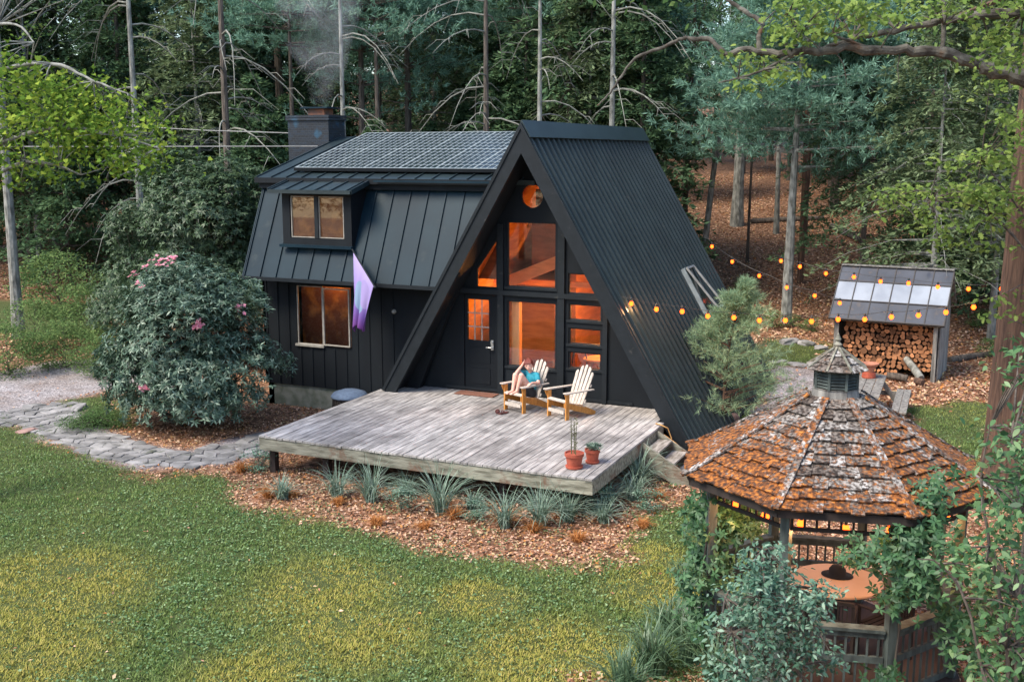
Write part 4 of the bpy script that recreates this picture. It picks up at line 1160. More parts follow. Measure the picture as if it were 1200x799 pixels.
cr = shingles('cupola_roof', .03, .345, cz, 3, .09, cu, thick=.010)
mb = MB()
for k in range(8): mb.beam(gpt(k, .35, cz(.345) + .03), gpt(k, .03, cz(.03) + .03), .022, .016)
mb.build('cupola_hips', M['weathered'], cu)
MB().lathe([(.05, 3.66), (.035, 3.69), (.05, 3.72), (.02, 3.75), (.035, 3.78), (.012, 3.83), (0, 3.86)], 12).build('finial', M['weathered'], cu)
for k in range(8):
    p = gpt(k, 1.45, 0)
    a = GP + k * math.pi / 4
    m_ = Matrix.Translation(p) @ Matrix.Rotation(a, 4, 'Z')
    MB().box(-.05, .05, -.05, .05, -.1, GE - .09, m_).build('post', M['gazebo_wood'], gz)
    q = gpt(k + 1, 1.45, 0)
    if k == 5: continue                      # the entrance faces away from the camera
    mb = MB(); d = (q - p).normalized(); p1 = p + d * .06; q1 = q - d * .06
    for z, w, t in ((.92, .13, .035), (.865, .05, .07), (.58, .04, .075), (.16, .04, .07)):
        mb.beam(p1 + Vector((0, 0, z)), q1 + Vector((0, 0, z)), w, t)
    for j in range(9): c = p1.lerp(q1, (j + .5) / 9); mb.box(c.x - .012, c.x + .012, c.y - .012, c.y + .012, .19, .545)
    for j in range(9): c = p1.lerp(q1, (j + .5) / 9); mb.box(c.x - .012, c.x + .012, c.y - .012, c.y + .012, .615, .832)
    mb.build('railing', M['gazebo_wood'], gz)
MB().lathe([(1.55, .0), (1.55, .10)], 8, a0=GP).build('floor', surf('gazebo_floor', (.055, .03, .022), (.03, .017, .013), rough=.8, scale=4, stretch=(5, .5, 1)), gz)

gt = tag(empty('round_table', (-1.50, 12.75, .10)), 'round tan table under the gazebo roof', 'table')
MB().lathe([(.50, .66), (.53, .675), (.53, .695), (.51, .705)], 40).build('tabletop', surf('tan_top', (.72, .46, .28), (.62, .38, .22), rough=.35, scale=2), gt)
MB().lathe([(.24, .0), (.22, .03), (.05, .06), (.045, .62), (.2, .655)], 16).build('pedestal', M['black_iron'], gt)
ht = MB().lathe([(.19, 0), (.19, .008), (.105, .012), (.10, .08), (.07, .12), (0, .13)], 24); ht.v = [(v[0], v[1] * .8, v[2]) for v in ht.v]
hto = ht.build('hat', surf('black_felt', (.012, .012, .014), rough=.9), None, smooth=True); hto.location = (-1.52, 12.88, .807)
tag(hto, 'black hat lying on the tan gazebo table', 'hat')
def iron_chair(loc, rz, label):
    t = tag(empty('garden_chair', loc, rz), label, 'chair', 'dark slatted chairs around the gazebo table')
    mb = MB()
    for j in range(6): mb.box(-.21, .21, -.2 + j * .07, -.15 + j * .07, .42, .435)
    mb.build('seat', M['gazebo_dark'], t)
    mb = MB().box(-.22, .22, .205, .235, .80, .84).box(-.22, .22, .20, .225, .52, .55)
    for j in range(9): mb.box(-.20 + j * .05 - .009, -.20 + j * .05 + .009, .205, .225, .551, .80)
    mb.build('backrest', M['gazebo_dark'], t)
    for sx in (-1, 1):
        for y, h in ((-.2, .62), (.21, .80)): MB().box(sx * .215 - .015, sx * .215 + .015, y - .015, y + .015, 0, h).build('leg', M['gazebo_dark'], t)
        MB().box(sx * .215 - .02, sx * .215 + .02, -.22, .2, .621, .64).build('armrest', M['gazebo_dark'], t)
    return t
iron_chair((-1.42, 11.98, .102), rad(183), 'dark slatted chair on the near side of the gazebo table')
iron_chair((-.90, 12.35, .102), rad(240), 'dark slatted chair on the right side of the gazebo table')

# ------------------------------------------------------------------ bulbs
def bulbmat():
    m, nt, N, L = new_mat('amber_bulb')
    out = N.new('ShaderNodeOutputMaterial'); e = N.new('ShaderNodeEmission'); e.inputs[0].default_value = (1, .08, .008, 1); e.inputs[1].default_value = 4.2
    L.new(e.outputs[0], out.inputs[0]); return m
M['bulb'] = bulbmat()
halo = None
def bulb_mesh():
    mb = MB().lathe([(.0, -.075), (.024, -.062), (.036, -.036), (.026, -.008), (.014, .006)], 12)
    me = bpy.data.meshes.new('bulb'); me.from_pydata([tuple(v) for v in mb.v], [], mb.f); me.materials.append(M['bulb']); return me
def socket_mesh():
    mb = MB().lathe([(.017, .0), (.018, .05), (.01, .06)], 10)
    me = bpy.data.meshes.new('socket'); me.from_pydata([tuple(v) for v in mb.v], [], mb.f); me.materials.append(M['cable']); return me
BM_, SM_ = bulb_mesh(), socket_mesh()
def string(pts, n, label, group='strings of amber bulbs', bulbs_at=None, size=1.0, lightw=0.0):
    """pts: cable path (world); n bulbs evenly along it"""
    pts = [Vector(p) for p in pts]
    t = tag(empty('string_lights', pts[0]), label, 'string lights', group)
    dense = []
    for i in range(len(pts) - 1):
        for q in range(8):
            f = q / 8; p = pts[i].lerp(pts[i + 1], f); sag = (pts[i + 1] - pts[i]).length * .035 * math.sin(math.pi * f); dense.append(p - Vector((0, 0, sag)))
    dense.append(pts[-1])
    MB().tube(dense, .005, 5).build('cable', M['cable'], t, world=True)
    L_ = [0]
    for i in range(len(dense) - 1): L_.append(L_[-1] + (dense[i + 1] - dense[i]).length)
    for k in range(n):
        s = L_[-1] * (k + .5) / n
        i = max(j for j in range(len(L_)) if L_[j] <= s); i = min(i, len(dense) - 2)
        p = dense[i].lerp(dense[i + 1], (s - L_[i]) / max(L_[i + 1] - L_[i], 1e-6))
        b = bpy.data.objects.new('bulb', BM_); COL.objects.link(b); b.parent = t; b.location = p - pts[0] - Vector((0, 0, .06)); b.scale = (size * 1.3,) * 3
        s_ = bpy.data.objects.new('socket', SM_); COL.objects.link(s_); s_.parent = b; s_.location = (0, 0, 0)
        if lightw:
            l = bpy.data.lights.new('bulb_light', 'POINT'); l.energy = lightw; l.color = (1, .50, .20); l.shadow_soft_size = .04
            lo = bpy.data.objects.new('bulb_light', l); COL.objects.link(lo); lo.parent = b; lo.location = (0, 0, -.10)
    return t
def through(pix, us): return [at_depth(px, py, u) for (px, py), u in zip(pix, us)]
# from the cabin's front corner past the woodshed to the big tree on the right
string(through([(697, 340), (737, 349), (801, 359), (865, 366), (925, 369), (982, 368), (1038, 365), (1090, 361), (1144, 353), (1190, 338)],
               [21.4, 21.2, 21.1, 21.0, 21.0, 20.9, 20.8, 20.7, 20.5, 20.2]), 16, 'lowest string of glowing bulbs, from the cabin wall across to the big tree', lightw=5)
string(through([(824, 274), (855, 300), (902, 323), (951, 340), (1000, 352)], [29.5, 28.6, 27.8, 26.8, 25.5]), 6, 'string of six glowing bulbs dropping from the roof edge before the leafy slope')
string(through([(905, 296), (940, 308), (998, 319), (1057, 325), (1121, 331), (1165, 333), (1196, 330)], [28.5, 27.4, 26.4, 25.2, 24.0, 23.2, 22.8]), 9, 'highest string of glowing bulbs, crossing above the woodshed roof')
gl = [GC + gpt(k, 1.38, GE - .13) for k in (1.05, 2, 3, 4, 4.9)]
string(gl, 9, 'string of glowing bulbs hung inside the gazebo eave', size=1.0, lightw=5)
string([GC + gpt(5.9, 1.38, GE - .13), GC + gpt(7, 1.38, GE - .13)], 3, 'short string of glowing bulbs along the gazebo\'s far side', lightw=5)

# ------------------------------------------------------------------ woodshed
ws = tag(empty('woodshed', (-2.6, 29.3, 0), rad(-5)), 'small open woodshed with a roof of dark and pale panels, full of split logs', 'shed')
W0, W1_ = -1.28, 1.30
def wb(x0, x1, y0, y1, z0, z1, n='post', m='grey_plank', par=None): return MB().box(x0, x1, y0, y1, z0, z1).build(n, M[m], par or ws)
wb(W0, W0 + .09, 0, .09, -.1, 1.46); wb(W1_ - .10, W1_, 0, .09, -.1, 1.46)
wb(W0, W0 + .09, 1.7, 1.79, -.1, 1.6); wb(W1_ - .10, W1_ - .0, 1.7, 1.79, -.1, 1.6)
wb(W0 - .08, W1_ + .12, -.05, .05, 1.461, 1.55, 'front_beam')
mb = MB()
for j in range(9): y = .10 + j * .19; mb.prism([(y, 0), (y + .18, 0), (y + .18, (1.5 + (y + .18) * 1.14) if y < 1.0 else 2.62 - (y - .9) * 1.1), (y, (1.5 + y * 1.14) if y < 1.0 else 2.7 - (y - 1.0) * 1.1)], lambda a, b: (W1_ + .02, a, b), lambda a, b: (W1_ + .05, a, b))
mb.build('side_wall', M['grey_plank'], ws)
mb = MB()
for j in range(9): y = .10 + j * .19; mb.prism([(y, 0), (y + .18, 0), (y + .18, (1.5 + (y + .18) * 1.14) if y < 1.0 else 2.62 - (y - .9) * 1.1), (y, (1.5 + y * 1.14) if y < 1.0 else 2.7 - (y - 1.0) * 1.1)], lambda a, b: (W0 - .05, a, b), lambda a, b: (W0 - .02, a, b))
mb.build('side_wall', M['grey_plank'], ws)
mb = MB()
for j in range(14): x = W0 + j * .185; mb.box(x, x + .175, 1.80, 1.83, 0, 1.9)
mb.build('back_wall', M['grey_plank'], ws)
R0, R1_ = Vector((-.16, 1.50)), Vector((1.12, 2.80))
dark_panel = surf('dark_roof_panel', (.05, .055, .07), (.026, .03, .04), rough=.3, scale=2.0, dirt=((.10, .075, .06), 4, .55, .75))
pale_panel = surf('pale_roof_panel', (.25, .28, .33), (.18, .205, .25), rough=.35, scale=2)
rx0, rx1 = W0 - .14, W1_ + .16
for row, (fa, fb, mt) in enumerate(((0, .34, dark_panel), (.345, .70, pale_panel), (.705, 1.0, dark_panel))):
    mb = MB()
    for i in range(6):
        xa = rx0 + (rx1 - rx0) * i / 6; xb = rx0 + (rx1 - rx0) * (i + 1) / 6
        strip(mb, R0, R1_, 0 - .02 * row * 0, .025, xa + .012, xb - .012, fa, fb)
    mb.build('roof_panel', mt, ws)
mb = MB()
for i in range(7):
    xx = rx0 + (rx1 - rx0) * i / 6; strip(mb, R0, R1_, -.03, .045, xx - .013, xx + .013)
for f in (0.0, .342, .702): strip(mb, R0, R1_, .028, .052, rx0, rx1, f - .004, f + .012)
mb.build('roof_batten', M['black_iron'], ws)
mb = strip(MB(), R1_, Vector((2.0, 1.85)), -.03, 0, rx0, rx1); mb.beam((rx0, 1.12, 2.84), (rx1, 1.12, 2.84), .16, .03)
mb.build('ridge_board', M['grey_plank'], ws)
# split logs: every log end is a log
endw = surf('log_end', (.62, .30, .14), (.38, .16, .075), rough=.85, scale=9, rand=.0)
logr = random.Random(8)
protos = []
for j in range(7):
    n = 14; kind = j % 3
    def prof_r(a):
        if kind == 0: return 1 + .08 * math.sin(2 * a + j)
        if kind == 1: return .72 + .33 * max(0, math.cos((a + j) * 1.5)) 
        return .85 + .18 * math.cos(a * 2 + j) + .1 * math.sin(3 * a)
    pts = [(prof_r(2 * math.pi * k / n) * math.cos(2 * math.pi * k / n), prof_r(2 * math.pi * k / n) * math.sin(2 * math.pi * k / n)) for k in range(n)]
    mb = MB().prism(pts, lambda a, b: (a, 0, b), lambda a, b: (a * .97, 4.0, b * .97))
    me = bpy.data.meshes.new('log'); me.from_pydata([tuple(v) for v in mb.v], [], mb.f)
    tone = (.35, .6, .8, 1.0, 1.2, .5, .9)[j]
    ew = surf('log_end', (.66 * tone, .30 * tone, .13 * tone), (.36 * tone, .15 * tone, .07 * tone), rough=.85, scale=5, bump=.3)
    me.materials.append(M['red_bark']); me.materials.append(ew)
    me.polygons[0].material_index = 1
    me.update(); protos.append(me)
z = .0; row = 0; cnt = 0
wsm = Matrix.Translation(ws.location) @ Matrix.Rotation(rad(-5), 4, 'Z')
while z < 1.42:
    x = W0 + .18 + (.05 if row % 2 else 0)
    while x < W1_ - .15:
        r = logr.uniform(.042, .086)
        o = bpy.data.objects.new('log', logr.choice(protos)); COL.objects.link(o)
        if row < 2 and x > .35 : 
            x += r * 2; bpy.data.objects.remove(o); continue
        o.location = wsm @ Vector((x + r * .6, .22 + logr.uniform(-.05, .06) + row * .012, z + r))
        o.rotation_euler = (0, logr.uniform(0, 6.28), rad(-5) + logr.uniform(-.05, .05)); o.scale = (r, .12, r)
        tag(o, 'split firewood log stacked end out inside the woodshed', 'log', 'firewood stacked in the woodshed'); cnt += 1
        x += r * 2.02
    z += .113; row += 1
# fallen logs at its foot
def bare_log(a, b, r, label, m='limb', grp=None):
    a = Vector(a); b = Vector(b); mid = a.lerp(b, .5) + Vector((0, 0, .02))
    o = MB().tube([a, mid, b], [r, r * .95, r * .85], 12).build('log', M[m], None, smooth=False); tag(o, label, 'log', grp); return o
bare_log((-1.95, 28.95, .10), (-2.45, 29.0, .14), .10, 'short thick log lying in front of the woodshed\'s right half', 'bark')
bare_log((-1.62, 28.95, .14), (-2.05, 29.55, .52), .10, 'log leaning up against the firewood beside the right shed post', 'grey_bark')
bare_log((-3.1, 29.15, .09), (-2.5, 28.95, .09), .08, 'dark bent log lying along the foot of the firewood', 'limb')
bare_log((-1.72, 28.72, .10), (-1.55, 28.6, .10), .10, 'sawn stub of wood on the ground by the right shed post', 'red_bark')

# picnic table and bench seat
pt = tag(empty('picnic_table', (-2.5, 24.7, 0)), 'grey plank picnic table with splayed legs and an attached bench behind the gazebo', 'picnic table')
a0, a1 = Vector((-2.42, 23.5, .72)), Vector((-2.50, 26.0, .72))
for i in range(3): o = Vector((.20 * (i - 1), 0, 0)); MB().beam(a0 + o, a1 + o, .185, .035).build('table_plank', M['grey_plank'], pt, world=True)
for sx in (.62,):
    for i in range(2): o = Vector((sx + .16 * i, .1, -.30)); MB().beam(a0 + o, a1 + o - Vector((0, .1, 0)), .15, .035).build('bench_plank', M['grey_plank'], pt, world=True)
for yy in (23.9, 25.7):
    for s in (-1, 1): MB().beam((-2.46 + s * .15, yy, .69), (-2.46 + s * .66, yy, 0), .10, .04, (0, 1, 0)).build('leg', M['grey_plank'], pt, world=True)
    MB().beam((-3.1, yy + .05, .37), (-1.62, yy + .05, .37), .035, .10).build('cross_beam', M['grey_plank'], pt, world=True)
pr = tag(empty('stacked_planter', (-2.56, 25.55, .74)), 'wide shallow red clay bowl standing on an upturned red pot on the picnic table', 'planter')
MB().lathe([(.155, 0), (.16, .02), (.15, .12), (.12, .125)], 24).build('base_pot', M['terracotta'], pr)
MB().lathe([(.10, .126), (.11, .16), (.14, .26), (.21, .31), (.215, .34), (.19, .335), (.12, .28)], 24).build('bowl', surf('pale_clay', (.42, .16, .10), (.30, .13, .08), rough=.8), pr)

# ------------------------------------------------------------------ path stones, rocks, lawn grass, fallen leaves
rng = np.random.default_rng(11)
def stones(poly, cell, name, mat, lift=.03):
    x0, y0 = poly.min(0); x1, y1 = poly.max(0)
    nx = int((x1 - x0) / cell) + 2; ny = int((y1 - y0) / (cell * .72)) + 2
    gxx = x0 + np.arange(nx + 1)[None, :] * cell + rng.uniform(-.3, .3, (ny + 1, nx + 1)) * cell + (np.arange(ny + 1)[:, None] % 2) * cell * .4
    gyy = y0 + np.arange(ny + 1)[:, None] * cell * .72 + rng.uniform(-.26, .26, (ny + 1, nx + 1)) * cell
    mb = MB()
    for j in range(ny):
        for i in range(nx):
            q = [(gxx[j, i], gyy[j, i]), (gxx[j, i + 1], gyy[j, i + 1]), (gxx[j + 1, i + 1], gyy[j + 1, i + 1]), (gxx[j + 1, i], gyy[j + 1, i])]
            c = np.mean(q, 0)
            if psd(poly, np.array([c[0]]), np.array([c[1]]))[0] < .02: continue
            pts = []
            for k in range(4):
                a, b = np.array(q[k]), np.array(q[(k + 1) % 4])
                for f in (.12, .5, .88):
                    p = a * (1 - f) + b * f; sh = 1 - rng.uniform(.05, .13) if f != .5 else 1 - rng.uniform(.02, .10)
                    pts.append(tuple(c + (p - c) * sh))
            zt_ = lift + rng.uniform(-.008, .012); tx, ty = rng.uniform(-.03, .03, 2)
            def fz(a, b_, off): return (a, b_, float(height(a, b_)) + zt_ + off + tx * (a - c[0]) + ty * (b_ - c[1]))
            inn = [tuple(c + (np.array(p) - c) * .93) for p in pts]
            n = len(pts)
            vs = [fz(p[0], p[1], -.05) for p in pts] + [fz(p[0], p[1], -.008) for p in pts] + [fz(p[0], p[1], 0) for p in inn]
            fs = [tuple(range(2 * n, 3 * n))]
            for k in range(n):
                k2 = (k + 1) % n; fs += [(k, k2, n + k2, n + k), (n + k, n + k2, 2 * n + k2, 2 * n + k)]
            mb.add(vs, fs)
    return mb.build(name, mat)
tag(stones(PATH, .31, 'stone_path', M['stone']), kind='structure')
def rock(px, py, r, label, sz=(1, 1, .6), mat=None, seed=1, group=None, z=0):
    p = ground_at(px, py); rr = np.random.default_rng(seed)
    import bmesh
    bm = bmesh.new(); bmesh.ops.create_icosphere(bm, subdivisions=3, radius=1)
    ph = rr.uniform(0, 6, 6)
    for v in bm.verts:
        c = v.co; f = 1 + .16 * math.sin(c.x * 3 + ph[0]) * math.cos(c.y * 2.6 + ph[1]) + .10 * math.sin(c.z * 5 + ph[2] + c.x * 4) + .05 * math.sin(c.y * 9 + ph[3])
        q = c * f; q.x = max(min(q.x, .82), -.85); q.z = min(q.z, .8)
        v.co = Vector((q.x * r * sz[0], q.y * r * sz[1], q.z * r * sz[2]))
    me = bpy.data.meshes.new('rock'); bm.to_mesh(me); bm.free()
    o = link_mesh('rock', me, mat or M['stone'], None, False); o.location = (p.x, p.y, p.z + r * sz[2] * .25 + z); o.rotation_euler = (0, 0, rr.uniform(0, 6))
    return tag(o, label, 'rock', group)
pinkrock = surf('pink_rock', (.34, .21, .18), (.2, .12, .10), rough=.9, scale=3, bump=.6)
rock(850, 492, .30, 'rounded pinkish rock between the small pine and the gazebo roof', mat=pinkrock, seed=2)
rock(822, 497, .24, 'grey rock at the foot of the small pine by the steps', (1.3, .8, .5), seed=3)
rock(798, 500, .16, 'small pale rock beside the lower end of the cabin roof', seed=9)
rock(92, 480, .22, 'pale rock at the corner of the green groundcover beside the path', (1.3, .7, .5), seed=4)
rock(936, 428, .36, 'flat pale slab lying behind the small pine', (1.2, .6, .14), seed=5)
rock(912, 424, .30, 'long flat slab left of the pale slab', (1.3, .5, .12), seed=12)
rock(925, 402, .30, 'grey edging rock left of the woodshed', (1.4, .7, .45), seed=6)
rock(945, 404, .26, 'lower grey edging rock nearer the woodshed', (1.2, .8, .45), seed=7)
rock(962, 409, .22, 'small edging rock right beside the woodshed post', (1.1, .9, .45), seed=8)
rock(1180, 445, .35, 'tan rounded rock on the right against the big trunk', (1, 1, .7), mat=pinkrock, seed=10)
rock(812, 722, .24, 'pale blue grey slab beside the gazebo\'s left corner', (1.5, .9, .25), seed=13)
rock(32, 506, .2, 'low pinkish rock at the lawn edge by the path', (1.3, .8, .3), mat=pinkrock, seed=14)

def blob(x, y, pxy, r):
    p = ground_at(*pxy); return np.clip(1.25 - np.hypot(x - p.x, (y - p.y)) / r, 0, 1)
def dry_w(x, y):
    n = (np.sin(x * .8 + 2 * np.sin(y * .5)) + np.sin(y * 1.0 + 1.5 * np.sin(x * .7 + 1)) + .35 * np.sin(x * 2.9 + y * 2.3) + .25 * np.sin(y * 5.1 - x * 3.3)) / 2.6
    d = .20 + .30 * n
    for pp, r in (((370, 690), 1.5), ((410, 745), 1.2), ((50, 690), 1.7), ((20, 770), 1.3), ((780, 690), 1.0), ((640, 770), 1.2), ((300, 790), .9), ((560, 700), .8), ((760, 650), .6)):
        d = np.maximum(d, blob(x, y, pp, r) * (1.35 + .35 * n))
    for pp, r in (((60, 560), 2.2), ((480, 650), 1.6), ((300, 680), 1.1), ((600, 690), .6), ((240, 620), 1.2)):
        d = d - blob(x, y, pp, r) * .35
    return np.clip(d, 0, 1)
def grassmat():
    m, nt, N, L = new_mat('grass_blade')
    out = N.new('ShaderNodeOutputMaterial'); g = N.new('ShaderNodeNewGeometry'); at = N.new('ShaderNodeAttribute'); at.attribute_name = 'dry'
    a = ramp(N, [(0, (.07, .125, .04)), (.5, (.12, .195, .062)), (.85, (.19, .27, .09)), (1, (.32, .40, .17))]); L.new(g.outputs['Random Per Island'], a.inputs[0])
    b = ramp(N, [(0, (.24, .26, .06)), (.5, (.37, .35, .085)), (1, (.52, .43, .14))]); L.new(g.outputs['Random Per Island'], b.inputs[0])
    mm = N.new('ShaderNodeMix'); mm.data_type = 'RGBA'; L.new(at.outputs['Fac'], mm.inputs[0]); L.new(a.outputs[0], mm.inputs[6]); L.new(b.outputs[0], mm.inputs[7])
    d = N.new('ShaderNodeBsdfDiffuse'); t = N.new('ShaderNodeBsdfTranslucent'); mx = N.new('ShaderNodeMixShader'); mx.inputs[0].default_value = .3
    L.new(mm.outputs[2], d.inputs[0]); L.new(mm.outputs[2], t.inputs[0]); L.new(d.outputs[0], mx.inputs[1]); L.new(t.outputs[0], mx.inputs[2]); L.new(mx.outputs[0], out.inputs[0])
    return m
n = 620000
uu = np.exp(rng.uniform(np.log(8.2), np.log(34), n)); vv = rng.uniform(-.56, .56, n) * uu
px_ = FWH[0] * uu + RTH[0] * vv; py_ = FWH[1] * uu + RTH[1] * vv
w = lawn_w(px_, py_); keep = rng.uniform(0, 1, n) < w * (1 - .0)
keep &= ~((px_ > X0 - .1) & (px_ < X1 + .1) & (py_ > DY0) & (py_ < 22))
px_, py_ = px_[keep], py_[keep]
dr = dry_w(px_, py_)
clump = .5 + .5 * np.sin(px_ * 9 + 3 * np.sin(py_ * 7)) * np.sin(py_ * 11 + 2 * np.sin(px_ * 6))
P = np.stack([px_, py_, height(px_, py_) + .0], 1)
V = blades(rng, P, (.022 + .042 * clump) * (1 - .25 * dr), .017, lean=1.6)
go = np_mesh('lawn_grass', V, 3, grassmat())
at = go.data.attributes.new('dry', 'FLOAT', 'FACE'); at.data.foreach_set('value', np.clip(dr ** 1.2 * 1.15 + rng.normal(size=len(dr)) * .06, 0, 1).astype(np.float32))
tag(go, 'short green lawn grass with yellowed dry patches', 'grass', kind='stuff')

n = 150000
uu = np.exp(rng.uniform(np.log(8.2), np.log(24), n)); vv = rng.uniform(-.56, .56, n) * uu
wx = FWH[0] * uu + RTH[0] * vv; wy = FWH[1] * uu + RTH[1] * vv
cw = (np.sin(wx * 2.3 + 2 * np.sin(wy * 1.9)) * np.sin(wy * 2.9 + 1.5 * np.sin(wx * 2.1)) + .35 * np.sin(wx * 8.3) * np.sin(wy * 7.7)) * .5 + .42
bed = (psd(LAWN, wx, wy) > -2.3) & (wy > 12.5) & (wx > -13) & (wx < -3.5)
cw3 = np.sin(wx * 3.1 + 1.4 * np.sin(wy * 2.7)) * np.sin(wy * 3.9 + wx)
lw_ = np.maximum(lawn_w(wx, wy), np.where(bed & (cw3 > .45), .85, 0) * (1 - gravel_w(wx, wy)))
keep = (rng.uniform(0, 1, n) < lw_ * np.clip(cw + .5 * bed, .06, 1) * (1 - .85 * dry_w(wx, wy))) & ~((wx > X0 - .1) & (wx < X1 + .1) & (wy > DY0) & (wy < 22))
wx, wy = wx[keep], wy[keep]; k = len(wx)
P = np.stack([wx, wy, height(wx, wy) + rng.uniform(.02, .055, k)], 1)
sz = rng.uniform(.018, .05, k)
tag(np_mesh('clover_patches', diamonds(P, rng.normal(size=(k, 3)) * [1, 1, .35], rng.normal(size=(k, 3)) * .35 + [0, 0, 1], sz, sz * .75, fold=.1), 4,
    leafmat('clover_leaf', [(.05, .11, .05), (.11, .19, .09), (.18, .28, .12), (.30, .40, .22)], .25)), 'low clover and broad weeds mixed into the lawn', 'weeds', kind='stuff')
n = 330000
uu = np.exp(rng.uniform(np.log(11), np.log(72), n)); vv = rng.uniform(-.56, .56, n) * uu
px_ = FWH[0] * uu + RTH[0] * vv; py_ = FWH[1] * uu + RTH[1] * vv
w = np.clip(1 - lawn_w(px_, py_) * .997 - gravel_w(px_, py_) * .96, 0, 1)
w[psd(PATH, px_, py_) > .05] *= .06
keep = rng.uniform(0, 1, n) < w
keep &= ~((px_ > X0 + .3) & (px_ < X1 - .2) & (py_ > DY0 + .7) & (py_ < 28)) & ~((px_ > -17) & (px_ < -5) & (py_ > 20.2) & (py_ < 27.3))
keep &= ~(np.hypot(px_ - GC.x, py_ - GC.y) < 1.4)
px_, py_ = px_[keep], py_[keep]; k = len(px_)
P = np.stack([px_, py_, height(px_, py_) + rng.uniform(.004, .035, k)], 1)
D = rng.normal(size=(k, 3)) * [1, 1, .35]; U = rng.normal(size=(k, 3)) * .45 + [0, 0, 1]
sz = rng.uniform(.045, .12, k) * np.where(py_ < 22, .62, 1.15)
tag(np_mesh('fallen_leaves', diamonds(P, D, U, sz, sz * rng.uniform(.4, .75, k), fold=.15), 4,
    leafmat('leaf_litter', [(.12, .05, .026), (.28, .125, .07), (.44, .225, .14), (.60, .35, .235), (.72, .49, .36), (.48, .37, .19), (.52, .19, .05)], .15)), 'dry brown and pinkish fallen leaves', 'leaf litter', kind='stuff')

# ------------------------------------------------------------------ tree builders
F_HEM = leafmat('hemlock_needles', [(.045, .085, .045), (.085, .15, .075), (.15, .235, .115)], .3)
F_HEM2 = leafmat('dark_needles', [(.03, .065, .045), (.06, .12, .078), (.10, .18, .11)], .25)
F_PALE = leafmat('pale_hemlock_needles', [(.075, .11, .055), (.13, .18, .09), (.21, .27, .15)], .3)
F_PINE = leafmat('white_pine_needles', [(.09, .18, .13), (.16, .29, .21), (.26, .42, .32)], .35)
F_BROAD = leafmat('broad_leaves', [(.05, .10, .035), (.10, .17, .055), (.18, .26, .09)], .35)
F_MAPLE = leafmat('yellow_green_maple', [(.07, .14, .025), (.15, .25, .04), (.30, .38, .06)], .35)
F_OAKL = leafmat('young_oak_leaves', [(.10, .17, .04), (.18, .27, .07), (.28, .36, .10)], .4)
def branch_pts(rng, nb, H_, R_, z0, droop, shape=.8, rise=.15):
    f = rng.uniform(0, 1, nb) ** .9
    z = z0 + (H_ - z0) * f
    L = R_ * np.clip((1 - f) ** shape + .08, 0, 1) * rng.uniform(.65, 1.12, nb)
    az = np.arange(nb) * 2.399 + rng.uniform(-.4, .4, nb)
    return z, L, az
def needle_tree(name, seed, H_, R_, z0, fol, bark, nb=110, ntw=9, nsp=6, L=.26, W=.10, droop=.35, rise=.12, r0=.18, shape=.8, dead=0):
    rng = np.random.default_rng(seed)
    t = empty(name)
    lean = rng.uniform(-.25, .25, 2)
    tr = MB().tube([(lean[0] * q * q, lean[1] * q * q, H_ * q - .3 * (q == 0)) for q in np.linspace(0, 1, 9)], [r0 * (1 - q * .93) * (1.25 if q == 0 else 1) for q in np.linspace(0, 1, 9)], 9)
    z, BL, az = branch_pts(rng, nb, H_, R_, z0, droop, shape)
    for i in range(0, nb, 2):
        d = Vector((math.cos(az[i]), math.sin(az[i]), 0)); q = z[i] / H_; b0 = Vector((lean[0] * q * q, lean[1] * q * q, z[i]))
        tr.tube([b0 + d * BL[i] * f + Vector((0, 0, rise * BL[i] * f - droop * BL[i] * f * f)) for f in (0, .35, .7, 1)], [.03 * BL[i] / 2 + .008, .014, .009, .004], 4, cap=False)
    if dead:
        for i in range(dead):
            zz = rng.uniform(.8, z0 + 1.5); a = rng.uniform(0, 6.28); l = rng.uniform(.5, 2.0); d = Vector((math.cos(a), math.sin(a), 0))
            tr.tube([Vector((0, 0, zz)), Vector((0, 0, zz)) + d * l * .5 + Vector((0, 0, .05 * l)), Vector((0, 0, zz)) + d * l - Vector((0, 0, .25 * l))], [.02, .013, .005], 4, cap=False)
    tr.build('trunk', bark, t)
    # twigs
    tt = rng.uniform(.12, 1, (nb, ntw)); side = np.where(np.arange(ntw) % 2, 1., -1.)[None] * np.ones((nb, 1))
    d = np.stack([np.cos(az), np.sin(az), 0 * az], 1); s = np.stack([-np.sin(az), np.cos(az), 0 * az], 1)
    q = z / H_
    base = np.stack([lean[0] * q * q, lean[1] * q * q, z], 1)
    def bp(f): return base[:, None] + d[:, None] * (BL[:, None] * f)[..., None] + np.array([0, 0, 1.]) * (rise * BL[:, None] * f - droop * BL[:, None] * f * f)[..., None]
    B0 = bp(tt)
    td = d[:, None] * .75 + s[:, None] * side[..., None] * .8 + rng.normal(size=(nb, ntw, 3)) * .15 + np.array([0, 0, -.12])
    td = unit(td); tl = BL[:, None] * .42 * (1.1 - tt * .75)
    g = rng.uniform(0, 1, (nb, ntw, nsp))
    P = B0[:, :, None] + td[:, :, None] * (tl[..., None] * g)[..., None] - np.array([0, 0, 1.]) * (tl[..., None] * g ** 2 * .25)[..., None]
    DD = td[:, :, None] + rng.normal(size=P.shape) * .45
    P = P.reshape(-1, 3); DD = DD.reshape(-1, 3); P += rng.normal(size=P.shape) * .03
    U = rng.normal(size=P.shape) * .45 + [0, 0, 1]
    sc = rng.uniform(.6, 1.25, len(P))
    np_mesh('crown', diamonds(P, DD, U, L * sc, W * sc, fold=-.1), 4, fol, t)
    return t
